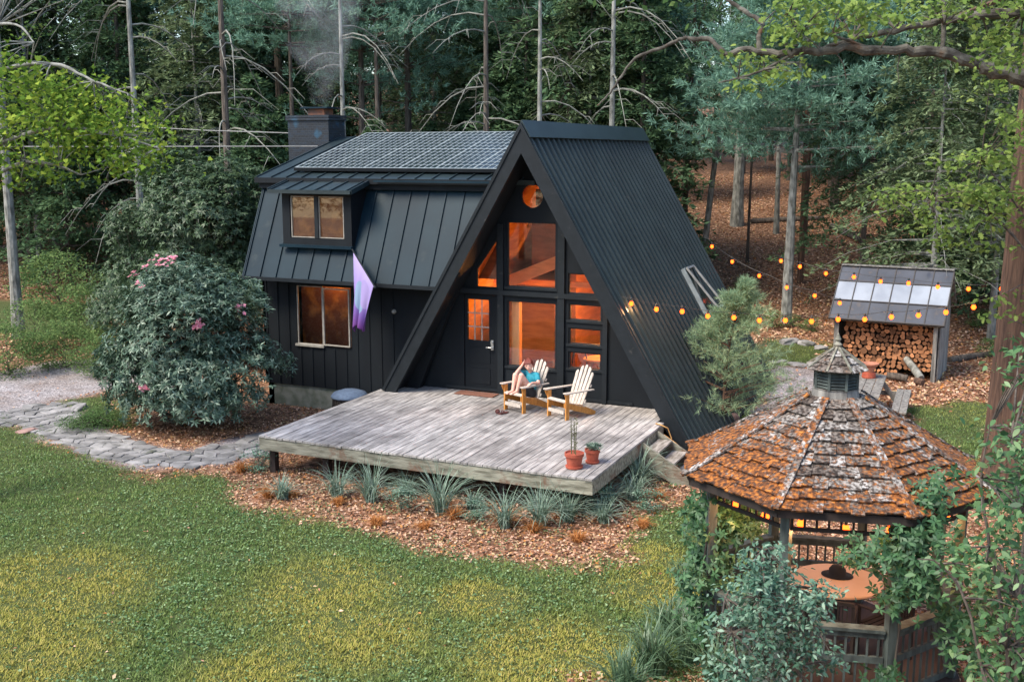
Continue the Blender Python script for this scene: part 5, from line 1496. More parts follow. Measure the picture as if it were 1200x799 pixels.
def pine_tree(name, seed, H_, R_, z0, fol, bark, nb=46, ntuft=12, nn=16, L=.20, W=.022, r0=.2, droop=.05, rise=.18, flat=True, shape=.6, spread=.20):
    rng = np.random.default_rng(seed); t = empty(name)
    lean = rng.uniform(-.3, .3, 2)
    tr = MB().tube([(lean[0] * q * q, lean[1] * q * q, H_ * q - .3 * (q == 0)) for q in np.linspace(0, 1, 9)], [r0 * (1 - q * .9) for q in np.linspace(0, 1, 9)], 9)
    z, BL, az = branch_pts(rng, nb, H_, R_, z0, droop, shape)
    z = z0 + np.round((z - z0) / (H_ - z0) * 9) / 9 * (H_ - z0) + rng.uniform(-.1, .1, nb)
    P = []; A = []
    for i in range(nb):
        d = np.array([math.cos(az[i]), math.sin(az[i]), 0]); q = z[i] / H_; b0 = np.array([lean[0] * q * q, lean[1] * q * q, z[i]])
        tr.tube([Vector(b0 + d * BL[i] * f + [0, 0, rise * BL[i] * f - droop * BL[i] * f * f]) for f in (0, .35, .7, 1)], [.03 * BL[i] / 2 + .008, .014, .009, .004], 4, cap=False)
        f = rng.uniform(.35, 1.05, ntuft)
        off = rng.normal(size=(ntuft, 3)) * [spread, spread, spread * .35] * (BL[i] * .7 + .2)
        p = b0 + d * (BL[i] * f)[:, None] + np.array([0, 0, 1.]) * (rise * BL[i] * f - droop * BL[i] * f * f)[:, None] + off
        P.append(p); A.append(d * .8 + unit(off) * .5 + [0, 0, .55])
    P = np.concatenate(P); A = unit(np.concatenate(A)); n = len(P)
    tr.build('trunk', bark, t)
    B = np.repeat(P, nn, 0); AA = np.repeat(A, nn, 0)
    D = unit(AA * .75 + rng.normal(size=B.shape) * .55); B = B + AA * rng.uniform(-.5, .5, (len(B), 1)) * L
    sc = rng.uniform(.7, 1.2, len(B))
    np_mesh('crown', diamonds(B, D, rnddir(rng, len(B)), L * sc, W * sc, at=.4), 4, fol, t)
    return t
def dead_tree(name, seed, H_, bark, nb=34, R_=3.0, r0=.14, z0=2.5, dens=4, arch=.55):
    rng = random.Random(seed); t = empty(name)
    MB().tube([(0, 0, H_ * q - .3 * (q == 0)) for q in np.linspace(0, 1, 9)], [r0 * (1 - q * .75) for q in np.linspace(0, 1, 9)], 9).build('trunk', bark, t)
    mb = MB()
    for i in range(nb):
        z = z0 + (H_ - z0) * rng.random(); a = rng.uniform(0, 6.28); l = R_ * rng.uniform(.5, 1.1); d = Vector((math.cos(a), math.sin(a), 0)); s = Vector((-d.y, d.x, 0))
        dr = arch * rng.uniform(.6, 1.3); up = rng.uniform(.1, .45); cv = rng.uniform(-.25, .25)
        f = lambda q: Vector((0, 0, z)) + d * l * q + s * l * cv * q * q + Vector((0, 0, l * (up * q - dr * q * q * 1.5)))
        qs = [0, .2, .4, .6, .8, 1.0]
        mb.tube([f(q) for q in qs], [.030, .026, .022, .017, .012, .006], 5, cap=False)
        for j in range(dens):
            q0 = rng.uniform(.3, .95); p = f(q0); sd = s * rng.choice((-1, 1)); tl = l * rng.uniform(.15, .4)
            mb.tube([p, p + (d * .5 + sd * .7) * tl * .5, p + (d * .6 + sd * .8) * tl - Vector((0, 0, tl * .45))], [.013, .010, .004], 4, cap=False)
    mb.build('bare_branches', M['dead_twig'], t)
    return t
def broad_tree(name, seed, H_, R_, z0, fol, bark, ncl=60, nl=55, L=.11, T=None, r0=.08, lean=(0, 0), flat=.35, clr=.45):
    rng = np.random.default_rng(seed); t = empty(name)
    ctr = []
    for i in range(ncl):
        z = rng.uniform(z0, H_); f = (z - z0) / max(H_ - z0, .1); rr = R_ * math.sin(math.pi * min(max(.12 + f * .85, 0), 1)) ** .6 * math.sqrt(rng.uniform(.05, 1)); a = rng.uniform(0, 6.283)
        ctr.append((rr * math.cos(a) + lean[0] * f, rr * math.sin(a) + lean[1] * f, z))
    ctr = np.array(ctr)
    tr = MB().tube([(lean[0] * q * .6, lean[1] * q * .6, H_ * q * .92 - .3 * (q == 0)) for q in np.linspace(0, 1, 7)], [r0 * (1 - q * .85) for q in np.linspace(0, 1, 7)], 8)
    for c in ctr[::1 if ncl < 50 else 2]:
        zz = max(z0 * .5, c[2] - .5 * math.hypot(c[0], c[1]) - .2); q = zz / H_
        p0 = Vector((lean[0] * q * .6, lean[1] * q * .6, zz)); c = Vector(c); m_ = p0.lerp(c, .5) + Vector((0, 0, .12))
        tr.tube([p0, m_, c], [max(.008, r0 * .35), max(.006, r0 * .2), .004], 5, cap=False)
    tr.build('trunk', bark, t)
    P = np.repeat(ctr, nl, 0) + rng.normal(size=(ncl * nl, 3)) * [clr, clr, clr * flat]
    n = len(P); D = rng.normal(size=(n, 3)) * [1, 1, .4] + [0, 0, -.2]; U = rng.normal(size=(n, 3)) * .5 + [0, -.15, 1]
    sc = rng.uniform(.6, 1.15, n) * L
    if T is None: np_mesh('crown', diamonds(P, D, U, sc, sc * .55, fold=.15), 4, fol, t)
    else: np_mesh('crown', templ(P, D, U, sc, T), len(T), fol, t)
    return t
def place(t, x, y, rz=0, s=1.0, label=None, cat='tree', group=None, dz=0):
    t.location = (x, y, float(height(x, y)) + dz); t.rotation_euler = (0, 0, rz); t.scale = (s, s, s)
    if label: tag(t, label, cat, group)
    return t
def uv2(u, v): return FWH[0] * u + RTH[0] * v, FWH[1] * u + RTH[1] * v

# ------------------------------------------------------------------ the woods
def atpx(px, u): return uv2(u, (px - 600) / FPX * u * .99)
R_ = random.Random(21)
protoA = [needle_tree('hemlock_tree', 1, 15, 3.4, 2.6, F_HEM, M['bark'], nb=210, ntw=12, nsp=7, dead=10),
          needle_tree('hemlock_tree', 2, 18, 3.6, 3.2, F_HEM2, M['bark'], nb=200, ntw=12, nsp=7, dead=14),
          needle_tree('hemlock_tree', 3, 12, 2.9, 1.2, F_HEM, M['bark'], nb=200, ntw=12, nsp=7, droop=.5)]
protoP = [pine_tree('white_pine_tree', 4, 17, 3.8, 5.0, F_PINE, M['bark'], nb=64, ntuft=15, nn=16, L=.24, W=.035),
          pine_tree('white_pine_tree', 5, 15, 3.2, 4.0, F_PINE, M['bark'], nb=56, ntuft=15, nn=16, L=.24, W=.035)]
protoB = [broad_tree('broadleaf_tree', 6, 13, 3.0, 3.0, F_BROAD, M['grey_bark'], ncl=90, nl=60, L=.16, r0=.12, clr=.5)]
protoD = [dead_tree('dead_conifer', 7, 15, M['bark'], nb=40, R_=2.8), dead_tree('dead_conifer', 8, 14, M['grey_bark'], nb=26, R_=2.4)]
used = set()
def forest(proto, x, y, s=1.0, label=None, group=None, cat='tree', rz=None):
    if proto.name not in used:
        used.add(proto.name); t = proto
    else:
        t = copy_tree(proto)
    return place(t, x, y, R_.uniform(0, 6.28) if rz is None else rz, s, label, cat, group)
# hero trees, placed where they can be told apart
def hero(proto, px, u, s, label, rz=None):
    x, y = atpx(px, u); return forest(proto, x, y, s, label, None, 'tree', rz)
hero(protoD[0], 268, 33, 1.05, 'grey dead conifer with bare drooping branches left of the chimney')
hero(protoD[1], 163, 33, 1.0, 'thin bare dead tree behind the yellow green maple')
hero(protoD[0], 570, 34, .95, 'dead conifer with arching bare branches right above the solar panels')
hero(protoD[1], 632, 34, .9, 'thin dead conifer with arching bare branches above the cabin ridge')
hero(protoD[1], 404, 35, .9, 'thin bare grey tree rising just right of the chimney')
hero(protoP[0], 480, 44, 1.0, 'white pine with pale feathery boughs behind the chimney smoke')
hero(protoP[1], 655, 46, 1.05, 'tall grey trunked pine behind the cabin ridge')
hero(protoA[0], 752, 38, .9, 'broad hemlock with pale sprays right behind the ribbed roof')
hero(protoA[2], 742, 41, 1.1, 'hemlock growing between the ridge end and the broad hemlock')
hero(protoD[1], 716, 35.5, 1.0, 'pale mottled trunk with few branches behind the ridge end')
hero(protoB[0], 40, 42, 1.1, 'dark leafy broadleaf tree in the top left corner of the woods')
hero(protoB[0], 130, 46, 1.2, 'dark leafy broadleaf tree behind the thin dead trees')

pine_r = pine_tree('white_pine_tree', 31, 11, 3.7, 5.0, F_PINE, M['grey_bark'], nb=84, ntuft=34, nn=22, L=.22, W=.034, r0=.19, rise=.05, droop=.02, shape=.3)
g_ = ground_at(921, 378); place(pine_r, g_.x, g_.y, 0, 1, 'white pine with flat layered teal boughs above the slope, string lights before its trunk')
pine_m = pine_tree('white_pine_tree', 32, 12, 2.8, 5.6, F_PINE, M['red_bark'], nb=56, ntuft=30, nn=22, L=.22, W=.034, r0=.13, rise=.05, shape=.35)
x_, y_ = atpx(943, 41); place(pine_m, x_, y_, 0, 1, 'slimmer reddish trunked pine just right of the layered pine')
hem_r = needle_tree('hemlock_tree', 33, 11, 3.3, 2.4, F_PALE, M['grey_bark'], nb=190, ntw=12, nsp=7, L=.20, W=.07, droop=.40, r0=.10)
x_, y_ = atpx(1100, 31); place(hem_r, x_, y_, 0, 1, 'pale drooping hemlock with a thin birch grey stem above the woodshed')
hem_r2 = needle_tree('hemlock_tree', 34, 10.5, 3.0, 2.6, F_HEM, M['bark'], nb=170, ntw=12, nsp=7, L=.20, W=.07, droop=.45, r0=.12)
x_, y_ = atpx(1016, 36); place(hem_r2, x_, y_, 0, 1, 'dark green hemlock between the layered pine and the woodshed')
hem_r3 = needle_tree('hemlock_tree', 35, 11, 2.8, 3.2, F_HEM, M['bark'], nb=150, ntw=12, nsp=7, L=.20, W=.07, droop=.4, r0=.13)
g_ = ground_at(1142, 345); place(hem_r3, g_.x, g_.y, 0, 1, 'hemlock with a dark straight trunk right of the woodshed')
for k, (px, u, h, r, lx, lb, bk_) in enumerate(((826, 40, 9, .13, .9, 'leaning grey trunk rising from the slope beside the cabin roof', 'grey_bark'), (803, 43, 10, .12, .2, 'straight slim trunk close behind the cabin roof', 'red_bark'),
        (879, 44, 9, .06, .1, 'very thin dark sapling trunk on the leafy slope', 'bark'), (945, 47, 10, .14, .1, 'reddish trunk standing farther up the leafy slope', 'red_bark'), (865, 52, 11, .28, .2, 'thick grey trunk in the shade far up the slope', 'grey_bark'),
        (912, 50, 11, .12, -.2, 'thin pale trunk in the shade left of the layered pine', 'grey_bark'), (1085, 44, 10, .12, .1, 'slim trunk on the slope behind the stump', 'bark'), (8, 33, 11, .17, .1, 'pale grey trunk at the left picture edge', 'grey_bark'))):
    x_, y_ = atpx(px, u); t = empty('tree')
    MB().tube([(lx * q ** 1.5, 0, h * q - .3 * (q == 0)) for q in np.linspace(0, 1, 8)], [r * (1 - q * .5) * (1.3 if q == 0 else 1) for q in np.linspace(0, 1, 8)], 10).build('trunk', M[bk_], t)
    rr = np.random.default_rng(100 + k); nbr = 40
    ctr = rr.normal(size=(nbr, 3)) * [1.6, 1.6, .9] + [lx, 0, h + .3]
    MBt = MB()
    for c in ctr[::2]: MBt.tube([(lx * .8, 0, h * .85), tuple(c)], [.03, .006], 4, cap=False)
    MBt.build('limbs', M[bk_], t)
    P = np.repeat(ctr, 45, 0) + rr.normal(size=(nbr * 45, 3)) * [.45, .45, .16]
    np_mesh('crown', diamonds(P, rr.normal(size=P.shape) * [1, 1, .4], rr.normal(size=P.shape) * .4 + [0, 0, 1], .2, .075), 4, F_HEM, t)
    place(t, x_, y_, 0, 1, lb)
for k, (px, u, z0, lb) in enumerate(((445, 40, 8.4, 'feathery teal pine boughs of the tree between chimney and arching dead conifer'), (345, 41, 8.6, 'white pine whose boughs hang behind the chimney smoke'), (615, 42, 9.0, 'white pine with high boughs over the cabin apex'), (720, 43, 6.5, 'pale green white pine behind the ridge end'))):
    tpn = pine_tree('white_pine_tree', 150 + k, 13.5, 3.4, z0, F_PINE, M['bark'], nb=60, ntuft=28, nn=20, L=.22, W=.034, r0=.14, rise=.05, droop=.04, shape=.35)
    x_, y_ = atpx(px, u); place(tpn, x_, y_, k, 1, lb)
for k, (px, u, lb) in enumerate(((60, 44, 'spreading pale hemlock behind the maple leaves'), (235, 42, 'pale green hemlock left of the dead conifer'), (510, 47, 'pale hemlock behind the solar roof'), (690, 39, 'pale hemlock just left of the broad hemlock'), (1175, 33, 'pale hemlock at the right edge behind the bright sapling'))):
    x_, y_ = atpx(px, u); tph = copy_tree(hem_r); place(tph, x_, y_, 1.3 * k + .7, 1.15, lb)
# trees standing round the clearing behind the camera, seen in the window panes
for k in range(22):
    a = rad(-100 + k * 200 / 21); dd = R_.uniform(26, 38); cx0, cy0 = -6.0, 6.0
    x_, y_ = cx0 + dd * math.sin(a), cy0 - dd * math.cos(a)
    if y_ > 2 and x_ < -8: continue
    forest(R_.choice(protoA), x_, y_, R_.uniform(.8, 1.0), 'conifer at the clearing edge opposite the cabin', 'conifers round the clearing opposite the cabin')
# the wood behind
grp = 'conifers of the dark wood behind the cabin'
placed = []
def try_place(u0, u1, n, protos, gap):
    c = 0; tries = 0
    while c < n and tries < 4000:
        tries += 1
        u = R_.uniform(u0, u1); v = R_.uniform(-.60, .60) * u
        px = 600 + v / u * FPX
        if 775 < px < 1090 and u < 55: continue
        if any((u - a) ** 2 + (v - b) ** 2 < gap * gap for a, b in placed): continue
        placed.append((u, v)); x, y = uv2(u, v); p = R_.choice(protos)
        forest(p, x, y, R_.uniform(.85, 1.2), 'conifer among the many standing in the dark wood behind the cabin', grp); c += 1
proto_low = needle_tree('young_hemlock_tree', 9, 6.5, 2.3, .5, F_HEM, M['bark'], nb=170, ntw=11, nsp=7, L=.22, W=.08, droop=.35, r0=.07)
for k, (px, u) in enumerate(((20, 46), (75, 40), (120, 43), (200, 41), (255, 44), (310, 38), (345, 42), (395, 45), (440, 39), (500, 42), (545, 44), (600, 40), (640, 42), (700, 43), (735, 40), (1085, 40), (1120, 42), (1180, 36), (1210, 40))):
    x_, y_ = atpx(px, u); forest(proto_low, x_, y_, R_.uniform(.8, 1.25), 'young hemlock in the understory of the dark wood', 'young hemlocks under the tall conifers')
try_place(40, 50, 24, protoA + protoP[:1], 2.4)
try_place(50, 64, 34, protoA + protoP, 2.8)
try_place(64, 82, 44, protoA + protoA + protoP, 3.0)
# far-off mass of woods
rng = np.random.default_rng(77)
n = 130000
uu = rng.uniform(80, 104, n); vv = rng.uniform(-.75, .75, n) * uu
xx, yy = FWH[0] * uu + RTH[0] * vv, FWH[1] * uu + RTH[1] * vv
zz = height(xx, yy) + rng.uniform(.5, 1, n) ** .6 * 28 - 1
P = np.stack([xx, yy, zz], 1)
tag(np_mesh('distant_woods', diamonds(P, rnddir(rng, n), rnddir(rng, n), 1.3, .7), 4, F_HEM2), 'far-off dark green mass of woods', 'woods', kind='stuff')

# shrubs of the wood's edge
def leafy_mass(name, seed, lobes, fol, nros, k, L, W, stems=True, inner=.55, droop=.15, bark='bark', down=-.2):
    """evergreen shrub: rosettes on and inside overlapping lobes (x,y,z,r)"""
    rng = np.random.default_rng(seed); t = empty(name); lob = np.array(lobes, float)
    wts = lob[:, 3] ** 2; idx = rng.choice(len(lob), nros, p=wts / wts.sum())
    d = rnddir(rng, nros); d[:, 2] = np.where(d[:, 2] < down, -d[:, 2] * .5, d[:, 2])
    rr = lob[idx, 3] * (inner + (1 - inner) * rng.uniform(0, 1, nros) ** .4) * (1 + .17 * np.sin(d[:, 0] * 7 + idx) * np.sin(d[:, 1] * 6 + 2 * idx) + rng.normal(size=nros) * .05)
    P = lob[idx, :3] + d * rr[:, None] * [1, 1, .95]; P = P[P[:, 2] > .08]; d = P - lob[:, :3].mean(0); 
    A = unit(unit(d) * .7 + [0, 0, .6] + rng.normal(size=d.shape) * .35)
    np_mesh('foliage', rosettes(rng, P, A, k, L, W, droop=droop), 4, fol, t)
    mb = MB()
    for l in lobes:
        for j in range(5):
            dd = rnddir(rng, 1)[0] * l[3] * .8; e = Vector((l[0] + dd[0], l[1] + dd[1], l[2] + abs(dd[2]) * .7))
            mb.tube([(l[0] * .2, l[1] * .2, -.1), (l[0] * .6, l[1] * .6, l[2] * .5), e], [.035, .022, .006], 5, cap=False)
    mb.build('stems', M[bark], t)
    return t
F_RHO = leafmat('rhododendron_leaves', [(.016, .045, .030), (.045, .09, .058), (.09, .15, .10), (.24, .32, .24)], .12, rough=.5, spec=.045)
F_LAUREL = leafmat('laurel_leaves', [(.024, .050, .026), (.05, .09, .042), (.095, .15, .07)], .18, rough=.5, spec=.04)
F_SHR = leafmat('understory_leaves', [(.07, .13, .05), (.13, .21, .075), (.22, .30, .11)], .35)
rho = leafy_mass('rhododendron_bush', 51, [(0, 0, 1.5, 1.35), (-.95, -.1, 1.0, 1.0), (.95, .2, 1.15, 1.0), (.3, -.35, 2.3, .95), (-.45, 0, 2.25, .85), (.85, .15, 2.25, .8), (.55, -.6, .8, .85), (-.5, -.55, .8, .8), (1.25, -.2, .6, .6), (0, .1, 2.75, .65), (0, -.75, .45, .7), (.95, -.65, .45, .6), (-.9, -.45, .5, .6)],
                 F_RHO, 7000, 6, .115, .034, inner=.72, droop=.10)
place(rho, -15.95, 17.95, 0, 1.13, 'big rounded rhododendron with a few pink flowers beside the cabin', 'bush')
rng = np.random.default_rng(52)
F_PINK = leafmat('pink_petals', [(.75, .20, .32), (.80, .35, .45), (.85, .50, .55)], .3)
fd = np.array([(-.5, -.4, 3.05), (-.15, -.5, 3.15), (.05, -.5, 3.2), (.35, -.6, 3.3), (1.4, -.1, 2.35), (-.75, -.5, 2.9), (-.3, -.8, 2.75), (.1, -1.3, .95), (1.0, -.8, 2.1)])
for f_ in fd:
    P = f_ + rng.normal(size=(9, 3)) * .045
    np_mesh('flower_cluster', rosettes(rng, P, unit(P - np.array([0, 0, 1.5])), 5, .055, .04, droop=-.4), 4, F_PINK, rho)
for k, (px, u, s, lb) in enumerate(((232, 29, 1.35, 'large dark evergreen laurel thicket behind the rhododendron'), (165, 31, 1.0, 'dark laurel bush left of the large thicket'), (300, 30.5, 1.05, 'dark laurel bush against the cabin\'s left end below the chimney'))):
    t = leafy_mass('laurel_bush', 60 + k, [(0, 0, 1.6, 1.5), (-1.1, .2, 1.2, 1.1), (1.2, 0, 1.4, 1.1), (.2, -.2, 3.0, 1.2), (-.6, .1, 3.7, .8), (.7, 0, 3.6, .75)], F_LAUREL, 9000, 6, .10, .034, inner=.6)
    x_, y_ = atpx(px, u); place(t, x_, y_, k * 2.0, s, lb, 'bush')
spots = [(28, 31, .9, 'loose light green shrub nearest the left picture edge'), (62, 29, .75, 'leafy shrub in the middle of the left bank'), (95, 33, 1.0, 'shrub half way up the brown left bank'), (105, 28.0, .6, 'low shrub at the foot of the left bank beside the rhododendron'),
         (-8, 28, .8, 'shrub cut off by the left picture edge'), (60, 36, 1.2, 'tall shrub at the top of the left bank'), (130, 30.5, .9, 'shrub between the left bank and the dark laurels')]
for k, (px, u, s, lb) in enumerate(spots):
    t = broad_tree('shrub', 70 + k, 1.7, 1.25, .02, F_SHR, M['bark'], ncl=74, nl=48, L=.10, r0=.02, clr=.22)
    x_, y_ = atpx(px, u); place(t, x_, y_, k, s, lb, 'shrub')
for k, (px, py, s, lb) in enumerate(((905, 385, .5, 'low green plant at the foot of the layered pine'), (870, 352, .6, 'small plant on the slope beside the cabin roof'), (990, 392, .35, 'low plant left of the firewood'), (1150, 385, .6, 'leafy plant right of the woodshed'), (1160, 420, .5, 'pale plant beside the big trunk'),
        (1128, 330, .7, 'leafy plant above the woodshed\'s right corner'), (1176, 370, .7, 'bright leafy plant close to the big trunk'), (950, 388, .4, 'small fern like plant left of the woodshed'), (930, 384, .4, 'dark little plant beside the pine trunk'))):
    g_ = ground_at(px, py); t = broad_tree('understory_plant', 80 + k, 1.1, .8, .1, F_SHR, M['bark'], ncl=26, nl=34, L=.12, r0=.015, clr=.18); place(t, g_.x, g_.y, k, s, lb, 'plant')
# groundcover by the path
g_ = ground_at(112, 500); gcv = broad_tree('groundcover_plant', 91, .32, .62, .02, leafmat('soft_green', [(.05, .10, .035), (.09, .16, .06), (.13, .21, .08)], .3), M['bark'], ncl=110, nl=60, L=.035, r0=.01, clr=.11)
place(gcv, g_.x, g_.y, 0, 1.1, 'soft low mound of green groundcover left of the rhododendron', 'plant')
# small pine beside the cabin
sp_ = pine_tree('young_pine', 41, 3.0, 1.85, .08, leafmat('young_pine_needles', [(.13, .21, .12), (.22, .33, .20), (.34, .46, .29)], .3), M['red_bark'], nb=92, ntuft=17, nn=17, L=.15, W=.0105, r0=.03, rise=.42, droop=.05, shape=1.15, spread=.19)
g_ = ground_at(846, 500); place(sp_, g_.x, g_.y, 0, 1.0, 'young soft needled pine growing beside the cabin roof', 'tree')
# stump, fallen logs on the slope
g_ = ground_at(1088, 322)
sm = tag(empty('tree_stump', g_), 'broken dark tree stump just behind the woodshed roof', 'stump')
MB().tube([(0, 0, -.2), (0, 0, .6), (.03, 0, 1.05)], [.50, .42, .40], 14).build('stump', M['bark'], sm)
MB().tube([(-.15, 0, 1.0), (-.18, 0, 1.35)], [.20, .06], 7).tube([(.25, .1, 1.0), (.28, .1, 1.22)], [.14, .04], 7).build('splinters', M['grey_bark'], sm)
def slope_log(p0, p1, r, lb):
    a, b = ground_at(*p0), ground_at(*p1); a.z += r * .7; b.z += r * .7; bare_log(a, b, r, lb, 'bark')
slope_log((975, 268), (1010, 286), .16, 'dark rotten log lying on the leafy slope above the lights')
slope_log((880, 262), (965, 258), .14, 'long mossy log lying across the upper slope')
slope_log((1112, 425), (1160, 418), .10, 'thin fallen log on the ground right of the woodshed')
slope_log((0, 292), (60, 300), .12, 'dark fallen log on the left bank')

# big trunk on the right with its spray of twigs
bt = tag(empty('big_tree', (.50, 19.95, 0)), 'thick reddish brown trunk at the right picture edge', 'tree')
mb = MB()
nseg = 14
mb.tube([(.05 * math.sin(q * 3), 0, 9.5 * q - .2 * (q == 0)) for q in np.linspace(0, 1, nseg)], [.56 * (1.2 if q == 0 else 1) * (1 - .28 * q) for q in np.linspace(0, 1, nseg)], 18)
mb.build('trunk', M['red_bark'], bt)
rng = np.random.default_rng(55)
ctr = np.stack([rng.normal(size=60) * 1.9, rng.normal(size=60) * 1.9, rng.uniform(8.2, 12, 60)], 1)
mb = MB()
for c in ctr[::2]: mb.tube([(0, 0, 8.6), tuple(c)], [.07, .01], 5, cap=False)
mb.build('limbs', M['red_bark'], bt)
P = np.repeat(ctr, 70, 0) + rng.normal(size=(4200, 3)) * [.5, .5, .25]
np_mesh('crown', diamonds(P, rnddir(rng, 4200), rnddir(rng, 4200) + [0, 0, .8], .15, .08), 4, F_BROAD, bt)

# ------------------------------------------------------------------ near foliage that reaches in from the frame's sides
def spray(name, root, limbs, clusters, fol, bark, L, T, nl, clr, label, cat='tree', seed=1, flat=.4, limb_mat=None, up=1.0):
    """limbs: list of (path, r0, r1) in world; clusters: world centres; a tree rooted at root"""
    rng = np.random.default_rng(seed); t = tag(empty(name, root), label, cat)
    tr = MB()
    for path, r0, r1 in limbs:
        rj = random.Random(seed * 7 + len(path)); pp = [Vector(p) for p in path]; fine = []
        for i in range(len(pp) - 1):
            a, b, c, d = pp[max(i - 1, 0)], pp[i], pp[i + 1], pp[min(i + 2, len(pp) - 1)]
            for q in range(5):
                t_ = q / 5; fine.append(((b * 2) + (c - a) * t_ + (a * 2 - b * 5 + c * 4 - d) * t_ ** 2 + (b * 3 - a - c * 3 + d) * t_ ** 3) * .5)
        fine.append(pp[-1]); n = len(fine)
        fine = [p + Vector((rj.gauss(0, 1), rj.gauss(0, 1), rj.gauss(0, 1))) * min(r0, .12) * .13 * (0 < i < n - 1) for i, p in enumerate(fine)]
        tr.tube(fine, [(r0 + (r1 - r0) * (i / (n - 1))) * rj.uniform(.86, 1.16) for i in range(n)], 10)
    tr.build('limb', bark, t, world=True)
    ends = [Vector(p) for path, _, _ in limbs for p in path]
    tw = MB(); Cc = []
    for c in clusters:
        c = Vector(c); e = min(ends, key=lambda q: (q - c).length); m_ = e.lerp(c, .55) + Vector((0, 0, .06 * (e - c).length))
        tw.tube([e, m_, c], [.012, .008, .003], 5, cap=False); Cc.append(c)
    tw.build('twigs', bark, t, world=True)
    P = np.repeat(np.array(Cc), nl, 0); P = P + rng.normal(size=P.shape) * [clr, clr, clr * flat]
    n = len(P); D = rng.normal(size=(n, 3)) * [1, 1, .35] + [0, 0, -.35]; U = rng.normal(size=(n, 3)) * .45 + [0, -.2, up]
    sc = L * rng.uniform(.6, 1.15, n)
    if T is None: np_mesh('foliage', diamonds(P, D, U, sc, sc * .5, fold=.15), 4, fol, t, world=True)
    else: np_mesh('foliage', templ(P, D, U, sc, T), len(T), fol, t, world=True)
    return t
def cl(pixlist, u0, u1, n, seed):
    """n cluster centres scattered inside boxes of the view at depths u0..u1"""
    r = random.Random(seed); out = []
    for (a, b, c, d, k) in pixlist:
        for _ in range(k): out.append(at_depth(r.uniform(a, c), r.uniform(b, d), r.uniform(u0, u1)))
    return out
# maple on the left
mr = at_depth(-70, 500, 18.0); mr.z = 0
mt = lambda px, py, u: at_depth(px, py, u)
spray('maple_tree', (mr.x, mr.y, 0), [([(mr.x, mr.y, -.1), mt(-70, 380, 18), mt(-72, 250, 18), mt(-75, 120, 18), mt(-80, -60, 18)], .16, .09),
      ([mt(-73, 230, 18), mt(0, 170, 17.4), mt(70, 150, 17), mt(140, 160, 16.7), mt(190, 175, 16.6)], .05, .012), ([mt(-74, 170, 18), mt(-10, 90, 17.5), mt(60, 75, 17), mt(110, 95, 16.8), mt(150, 110, 16.7)], .05, .010),
      ([mt(-72, 260, 18), mt(-20, 215, 17.6), mt(30, 190, 17), mt(70, 195, 16.8), mt(95, 205, 16.8)], .04, .01), ([mt(-75, 120, 18), mt(-20, 40, 17.5), mt(20, 30, 17.2), mt(40, 50, 17)], .04, .01)],
      cl([(-60, 70, 60, 120, 22), (20, 90, 120, 140, 22), (60, 115, 185, 165, 34), (-40, 120, 80, 175, 30), (60, 150, 170, 195, 22), (140, 175, 198, 205, 6), (-30, 185, 95, 215, 10), (-40, 40, 10, 70, 5), (40, 85, 90, 120, 4)], 16.2, 18.2, 0, 5),
      F_MAPLE, M['grey_bark'], .092, MAPLE, 30, .26, 'maple with bright yellow green leaves reaching in from the left', seed=61)
# oak limb across the top right
orr = at_depth(1420, 700, 13.5); orr.z = 0
O = lambda px, py, u=14.0: at_depth(px, py, u)
spray('oak_tree', (orr.x, orr.y, 0), [([(orr.x, orr.y, -.1), O(1415, 500, 13.6), O(1400, 250, 13.6), O(1380, 60, 13.7), O(1360, -120, 13.8)], .30, .2),
      ([O(1400, 230, 13.6), O(1290, 140, 13.8), O(1200, 92, 14), O(1165, 84, 14), O(1140, 73, 14), O(1105, 62, 14), O(1060, 60, 14), O(1000, 58, 14), O(950, 60, 14), O(920, 63, 14), O(880, 60, 14.1), O(850, 64, 14.2)], .105, .035),
      ([O(1385, 60, 13.7), O(1280, 0, 13.9), O(1200, 14, 14), O(1150, 18, 14.1), O(1100, 25, 14.2), O(1050, 36, 14.2), O(1000, 46, 14.3), O(960, 57, 14.3)], .085, .02),
      ([O(1104, 62), O(1106, 30), O(1106, -20), O(1108, -60)], .035, .02),
      ([O(850, 64, 14.2), O(832, 47, 14.3), O(815, 46, 14.4), O(800, 45, 14.5), O(778, 55, 14.6), O(745, 68, 14.7), O(728, 90, 14.8), O(712, 112, 14.8), O(700, 124, 14.8)], .035, .010),
      ([O(892, 62, 14.1), O(889, 45, 14.1), O(893, 28, 14.2), O(875, 15, 14.3), O(855, 2, 14.4), O(840, -15, 14.4)], .04, .02),
      ([O(925, 66, 14), O(895, 82, 13.9), O(865, 92, 13.9), O(842, 97, 13.9)], .022, .007),
      ([O(1030, 60, 14), O(975, 42, 13.9), O(940, 35, 13.9), O(925, 15, 14)], .022, .009),
      ([O(975, 58), O(988, 75), O(992, 100)], .010, .004), ([O(1055, 62), O(1052, 80), O(1054, 98)], .010, .004)],
      cl([(905, 0, 1020, 40, 26), (915, 30, 960, 60, 6), (865, 65, 930, 100, 12), (1060, -10, 1200, 20, 14), (1140, 30, 1205, 85, 14), (1020, 5, 1060, 25, 5), (1180, -10, 1240, 60, 8)], 13.3, 14.7, 0, 8),
      F_OAKL, M['limb'], .105, OAK, 22, .16, 'oak limb with fresh light green leaves stretching across the top right', seed=62)
